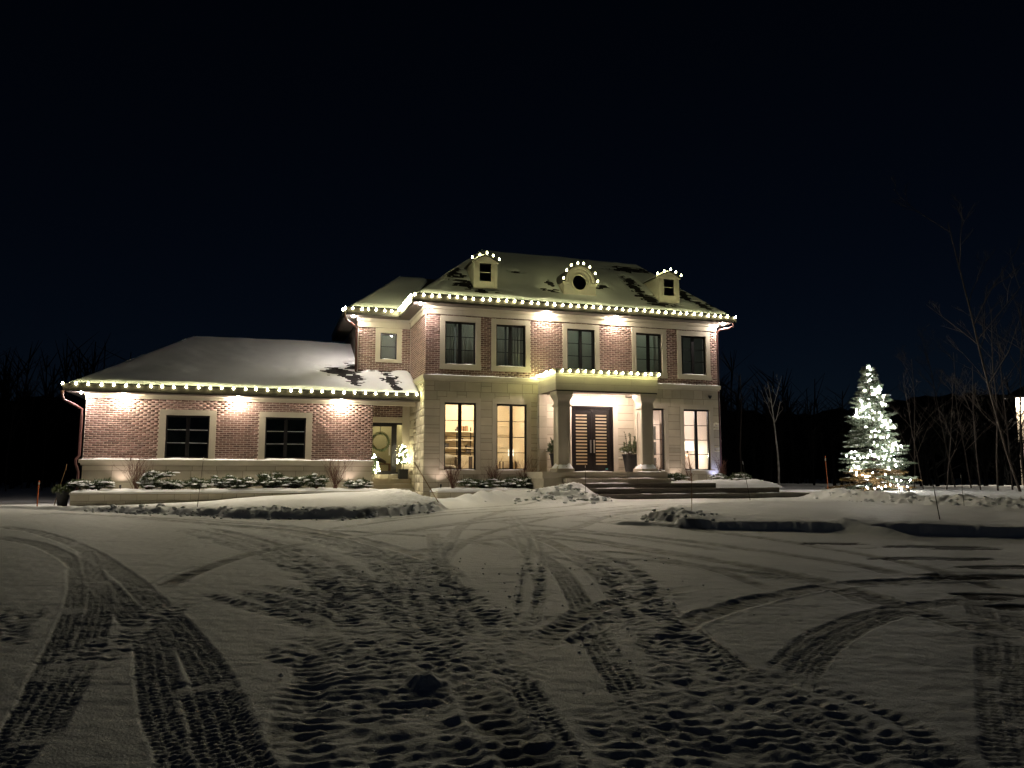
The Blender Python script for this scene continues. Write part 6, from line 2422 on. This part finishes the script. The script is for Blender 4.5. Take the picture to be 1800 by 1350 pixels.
# dark utility post by the spruce
ub = thing("utility_box", "dark square utility box at the right foot of the lit spruce", "utility box", (at(1588, 32.0), 32.0, gz(at(1588, 32.0), 32.0) - 0.05))
MB().box(-0.16, 0.16, -0.14, 0.14, 0, 0.50).build("body", "pot_black", ub)
MB().box(-0.18, 0.18, -0.16, 0.16, 0.50, 0.56).build("lid", "gutter_metal", ub)

# ------------------------------------------------------------------ bare trees


def bare_tree(label, x, y, H, seed, r=None, lean=(0, 0), m="bark", fork=0.5, group="leafless trees at the wood's edge", low=0.35, dens=1.0):
    z = gz(x, y) - 0.1
    t = thing("bare_tree", label, "tree", (x, y, z), 0, group)
    rnd = random.Random(seed)
    tr, tw = MB(), MB()
    r = r or H * 0.0048

    def limb(p, d, L, rad, lev):
        k = 6 if lev == 0 else 4
        pts = [Vector(p)]
        wob = 0.07 if lev == 0 else 0.17
        for i in range(k):
            d = (d + Vector((rnd.uniform(-wob, wob), rnd.uniform(-wob, wob), rnd.uniform(-.02, .06 if lev else .02)))).normalized()
            pts.append(pts[-1] + d * L / k)
        rr = [rad * (1 - 0.75 * i / k) + 0.003 for i in range(k + 1)]
        (tr if lev < 2 else tw).tube(pts, rr, 6 if lev == 0 else (4 if lev == 1 else 3), cap=False)
        if lev < 3:
            n = int((7 if lev == 0 else 4) * dens * rnd.uniform(0.7, 1.3)) + 1
            for i in range(n):
                v = rnd.uniform(low if lev == 0 else 0.2, 0.98) * k
                j = min(int(v), k - 1)
                q = pts[j].lerp(pts[j + 1], v - j)
                a = rnd.uniform(0, 6.28)
                nd = (d * 0.9 + Vector((math.cos(a), math.sin(a), 0.15)) * rnd.uniform(0.5, 0.95)).normalized()
                limb(q, nd, L * (0.42 if lev == 0 else 0.5) * rnd.uniform(0.6, 1.15) * (1.15 - 0.6 * v / k), rr[j] * 0.5, lev + 1)

    limb((0, 0, 0), Vector((lean[0], lean[1], 1)).normalized(), H, r, 0)
    tr.build("trunk", m, t)
    if tw.v:
        tw.build("crown", m, t)
    return t


bare_tree("slim pale birch trunk standing between the house and the lit spruce", at(1368, 40), 40, 5.6, 7, r=0.055, lean=(0.05, 0), m="bark_pale", dens=0.5, low=0.6)
bare_tree("thin dark sapling just right of the house corner", at(1305, 44), 44, 6.5, 8, r=0.05, dens=0.5)
RT = [(1606, 38, 6.5), (1622, 36, 5.2), (1662, 35, 5.0), (1678, 43, 8.0), (1706, 39, 7.0), (1722, 34, 5.6), (1752, 33, 8.0), (1778, 35, 7.5), (1792, 31, 11.5), (1800, 38, 9.0), (1830, 33, 8.0)]
for i, (px, y, H) in enumerate(RT):
    lab = ["slender bare sapling first right of the lit spruce", "thin leaning sapling second right of the lit spruce", 
           "short bare sapling third right of the lit spruce", "taller bare tree fourth right of the lit spruce, in the dark", 
           "bare tree in the middle of the thicket at the right", "forked sapling at the front of the right thicket", 
           "tall branching tree whose crown rises against the sky near the right edge", "bare tree beside the lit neighbouring wall",
           "tallest bare tree leaning in from the right edge of the picture", "bare tree right at the picture's edge before the lit wall", "leafless tree just beyond the right edge"][i]
    bare_tree(lab, at(px, y), y, H, 300 + i, lean=(random.Random(i).uniform(-.12, .08) - (0.10 if H > 10 else 0), 0), dens=0.95, low=0.2 if H < 9 else 0.35)
for i, (px, y, H) in enumerate([(12, 44, 6.5), (40, 50, 7.5), (75, 46, 6.0), (105, 55, 7.0)]):
    bare_tree(["dark bare tree at the far left edge", "dark bare tree second from the left edge", "dim slender tree third from the left edge", "dim tree behind the left end of the wing"][i], at(px, y), y, H, 400 + i, dens=0.8)

# the wood behind everything: one dark mass of trunks and twigs
rnd = random.Random(5)
nr = np.random.RandomState(5)
V, Fq = [], []
cntv = 0
for i in range(1500):
    a = rnd.uniform(-1.0, 1.0)
    d = rnd.uniform(56, 92)
    x, y = d * math.sin(a) * 1.1, d * math.cos(a)
    if y < 45:
        y += 15
    H = rnd.uniform(6, 10.5) * (0.9 + 0.2 * math.sin(a * 9))
    z = -0.3
    rr = rnd.uniform(0.08, 0.2)
    top = (x + rnd.uniform(-.8, .8), y, z + H)
    for (p, q, r0, r1) in [((x, y, z), top, rr, 0.03)] + [((x + (top[0] - x) * u, y, z + H * u), (x + rnd.uniform(-2.2, 2.2), y + rnd.uniform(-1, 1), z + H * min(1.05, u + rnd.uniform(.12, .35))), rr * 0.4, 0.012) for u in [rnd.uniform(0.25, 0.95) for _ in range(13)]]:
        for dx_, dy_ in ((1, 0), (0, 1)):
            V += [(p[0] - r0 * dx_, p[1] - r0 * dy_, p[2]), (p[0] + r0 * dx_, p[1] + r0 * dy_, p[2]), (q[0] + r1 * dx_, q[1] + r1 * dy_, q[2]), (q[0] - r1 * dx_, q[1] - r1 * dy_, q[2])]
            Fq.append((cntv, cntv + 1, cntv + 2, cntv + 3))
            cntv += 4
wd = mesh_obj("far_woods", arr_mesh("far_woods", np.array(V), np.array(Fq), "hill_dark"))
tag(wd, "dark leafless wood closing the view behind the house", "wood", kind="stuff")
wd2 = MB()
for i in range(360):
    a0_ = -1.25 + 2.5 * i / 359
    wd2.v += [(98 * math.sin(a0_) * 1.15, 98 * math.cos(a0_) + 12, -0.5), (98 * math.sin(a0_) * 1.15, 98 * math.cos(a0_) + 12, 10.5 + 0.9 * math.sin(i * 0.13) + rnd.uniform(-.3, .3))]
for i in range(359):
    wd2.f.append((2 * i, 2 * i + 2, 2 * i + 3, 2 * i + 1))
for k in range(2):
    pass
hl = wd2.build("hill", "hill_dark", None)
tag(hl, kind="structure")

# ------------------------------------------------------------------ neighbour's lit house behind the right-hand trees
NX, NY = at(1795, 52), 52.0
nh = thing("neighbour_house", "pale neighbouring house wall lit by a lamp behind the right-hand trees", "house", (NX, NY, gz(NX, NY)), math.radians(-36))
MB().box(0.0, 12, 0, 8, -0.2, 6.0).build("wall", "neighbour_wall", nh)
mb = MB()
mb.slab([(-0.6, -0.6, 6.0), (12.6, -0.6, 6.0), (9, 4, 8.8), (3.5, 4, 8.8)], 0.15)
mb.slab([(-0.6, 8.6, 6.0), (-0.6, -0.6, 6.0), (3.5, 4, 8.8)], 0.15)
mb.slab([(12.6, -0.6, 6.0), (12.6, 8.6, 6.0), (9, 4, 8.8)], 0.15)
mb.build("roof", "shingle", nh)
w_ = MB().box(1.5, 2.7, -0.05, -0.001, 1.0, 2.6).build("window", "black_frame", nh)
MB().box(1.58, 2.62, -0.06, -0.051, 1.08, 2.52).build("pane", "glass_dark", w_)
for xx in (0.7, 3.5):
    MB().lathe([(0.07, 0.0), (0.08, -0.1), (0.05, -0.12)], (xx, -0.3, 5.85), 10).build("eave_light", "neighbour_lens", nh)

# dim low shed at the far left
sx_, sy_ = at(268, 36), 36.0
shd = thing("garden_shed", "low dark shed just visible left of the house", "shed", (sx_, sy_, gz(sx_, sy_)))
MB().box(-0.55, 0.55, 0, 1.0, -0.1, 0.55).build("wall", "blind", shd)
mb = MB()
mb.slab([(-0.62, -0.08, 0.56), (0.62, -0.08, 0.56), (0.62, 1.08, 0.66), (-0.62, 1.08, 0.66)], 0.06)
mb.build("roof", "shingle", shd)

# ------------------------------------------------------------------ driveway markers


def marker(label, x, y, h, lean=(0, 0), m="stake_dark", r=0.008, band=True, bury=0.1):
    z = gz(x, y) - bury
    t = thing("driveway_marker", label, "marker stake", (x, y, z), 0, "thin snow stakes along the drive")
    top = Vector((lean[0], lean[1], h + bury))
    MB().tube([(0, 0, 0), top * 0.5, top], r, 6).build("rod", m, t)
    if band:
        MB().tube([top * 0.90, top * 0.97], r * 1.35, 8).build("reflective_band", "reflector", t)
    MB().lathe([(r * 1.2, -0.004), (r * 1.2, 0.012), (r * 0.3, 0.02)], top, 8).build("tip", m, t)


marker("orange snow stake left of the house by the drive", at(69, 22.6), 22.6, 0.80, (0.01, 0), "stake_orange", 0.016)
marker("thin leaning stake behind the pot at the wing's left end", *hp(-11.9, 0.6, 0).xy, 1.3, (0.35, 0.0), "stake_wood", 0.012, False)
marker("thin black stake in front of the long planting bed", at(349, 20.6), 20.6, 1.35, (0.12, 0), "stake_dark", 0.007)
marker("long wooden stake leaning steeply over the side walk", at(777, 21.2), 21.2, 1.12, (-0.75, 0.0), "stake_wood", 0.014, False)
marker("thin stake beside the left end of the front steps", at(1029, 24.6), 24.6, 0.95, (0.0, 0), "stake_dark", 0.006)
marker("thin stake on the island's lumpy left tip", at(1214, 17.6), 17.6, 1.0, (0.03, 0), "stake_wood", 0.007)
marker("thin stake at the back edge of the island before the steps", at(1318, 22.3), 22.3, 1.15, (-0.2, 0), "stake_dark", 0.006)
marker("reddish stake in the snowbank left of the lit spruce", at(1455, 29.0), 29.0, 1.35, (-0.06, 0), "stake_orange", 0.014)
marker("dark stake on the right half of the island", at(1648, 16.0), 16.0, 0.68, (-0.10, 0), "stake_dark", 0.010)
marker("thin stake by the ploughed bank at the right", at(1692, 20.0), 20.0, 1.0, (-0.05, 0), "stake_dark", 0.006)

# ------------------------------------------------------------------ loose clods of ploughed snow
rnd = random.Random(61)
mb = MB()


def clod(x, y, r, sink=0.25):
    z = gz(x, y)
    n0 = len(mb.v)
    for v_ in CLOD_V:
        k = r * rnd.uniform(0.65, 1.25)
        mb.v.append((x + v_[0] * k * 1.15, y + v_[1] * k, z + (v_[2] * 0.75 + 1 - 2 * sink) * k * 0.8))
    for f_ in CLOD_F:
        mb.f.append(tuple(n0 + i for i in f_))


bm = bmesh.new()
bmesh.ops.create_icosphere(bm, subdivisions=1, radius=1.0)
CLOD_V = [tuple(v.co) for v in bm.verts]
CLOD_F = [tuple(v.index for v in f.verts) for f in bm.faces]
bm.free()
for i in range(150):
    x = rnd.uniform(-11.5, -1.9)
    y = float(np.interp(x, EDGE_X, EDGE_Y)) + rnd.gauss(0.1, 0.28)
    clod(x, y, rnd.uniform(0.02, 0.06) * (1.5 if rnd.random() < 0.15 else 1))
for i in range(70):
    clod(rnd.gauss(1.7, 0.8), rnd.gauss(24.6, 0.45), rnd.uniform(0.04, 0.10), 0.4)
for i in range(40):
    clod(rnd.gauss(3.5, 0.55), rnd.gauss(16.9, 0.75), rnd.uniform(0.02, 0.06))
for i in range(150):
    y = rnd.uniform(15, 26.5)
    clod(float(np.interp(y, [13, 15.5, 19.4, 22.8, 25.2, 26.6], [14.2, 13.7, 13.0, 12.0, 11.0, 10.6])) + rnd.gauss(0.2, 0.4), y, rnd.uniform(0.025, 0.07))
for i in range(120):
    x = rnd.uniform(-2.0, 2.2)
    clod(x, rnd.uniform(4.2, 11), rnd.uniform(0.006, 0.02), 0.1)
cl = mb.build("snow_clods", "snow", None, smooth=True)
tag(cl, "loose clods of ploughed snow along the banks and tracks", "snow", kind="stuff")
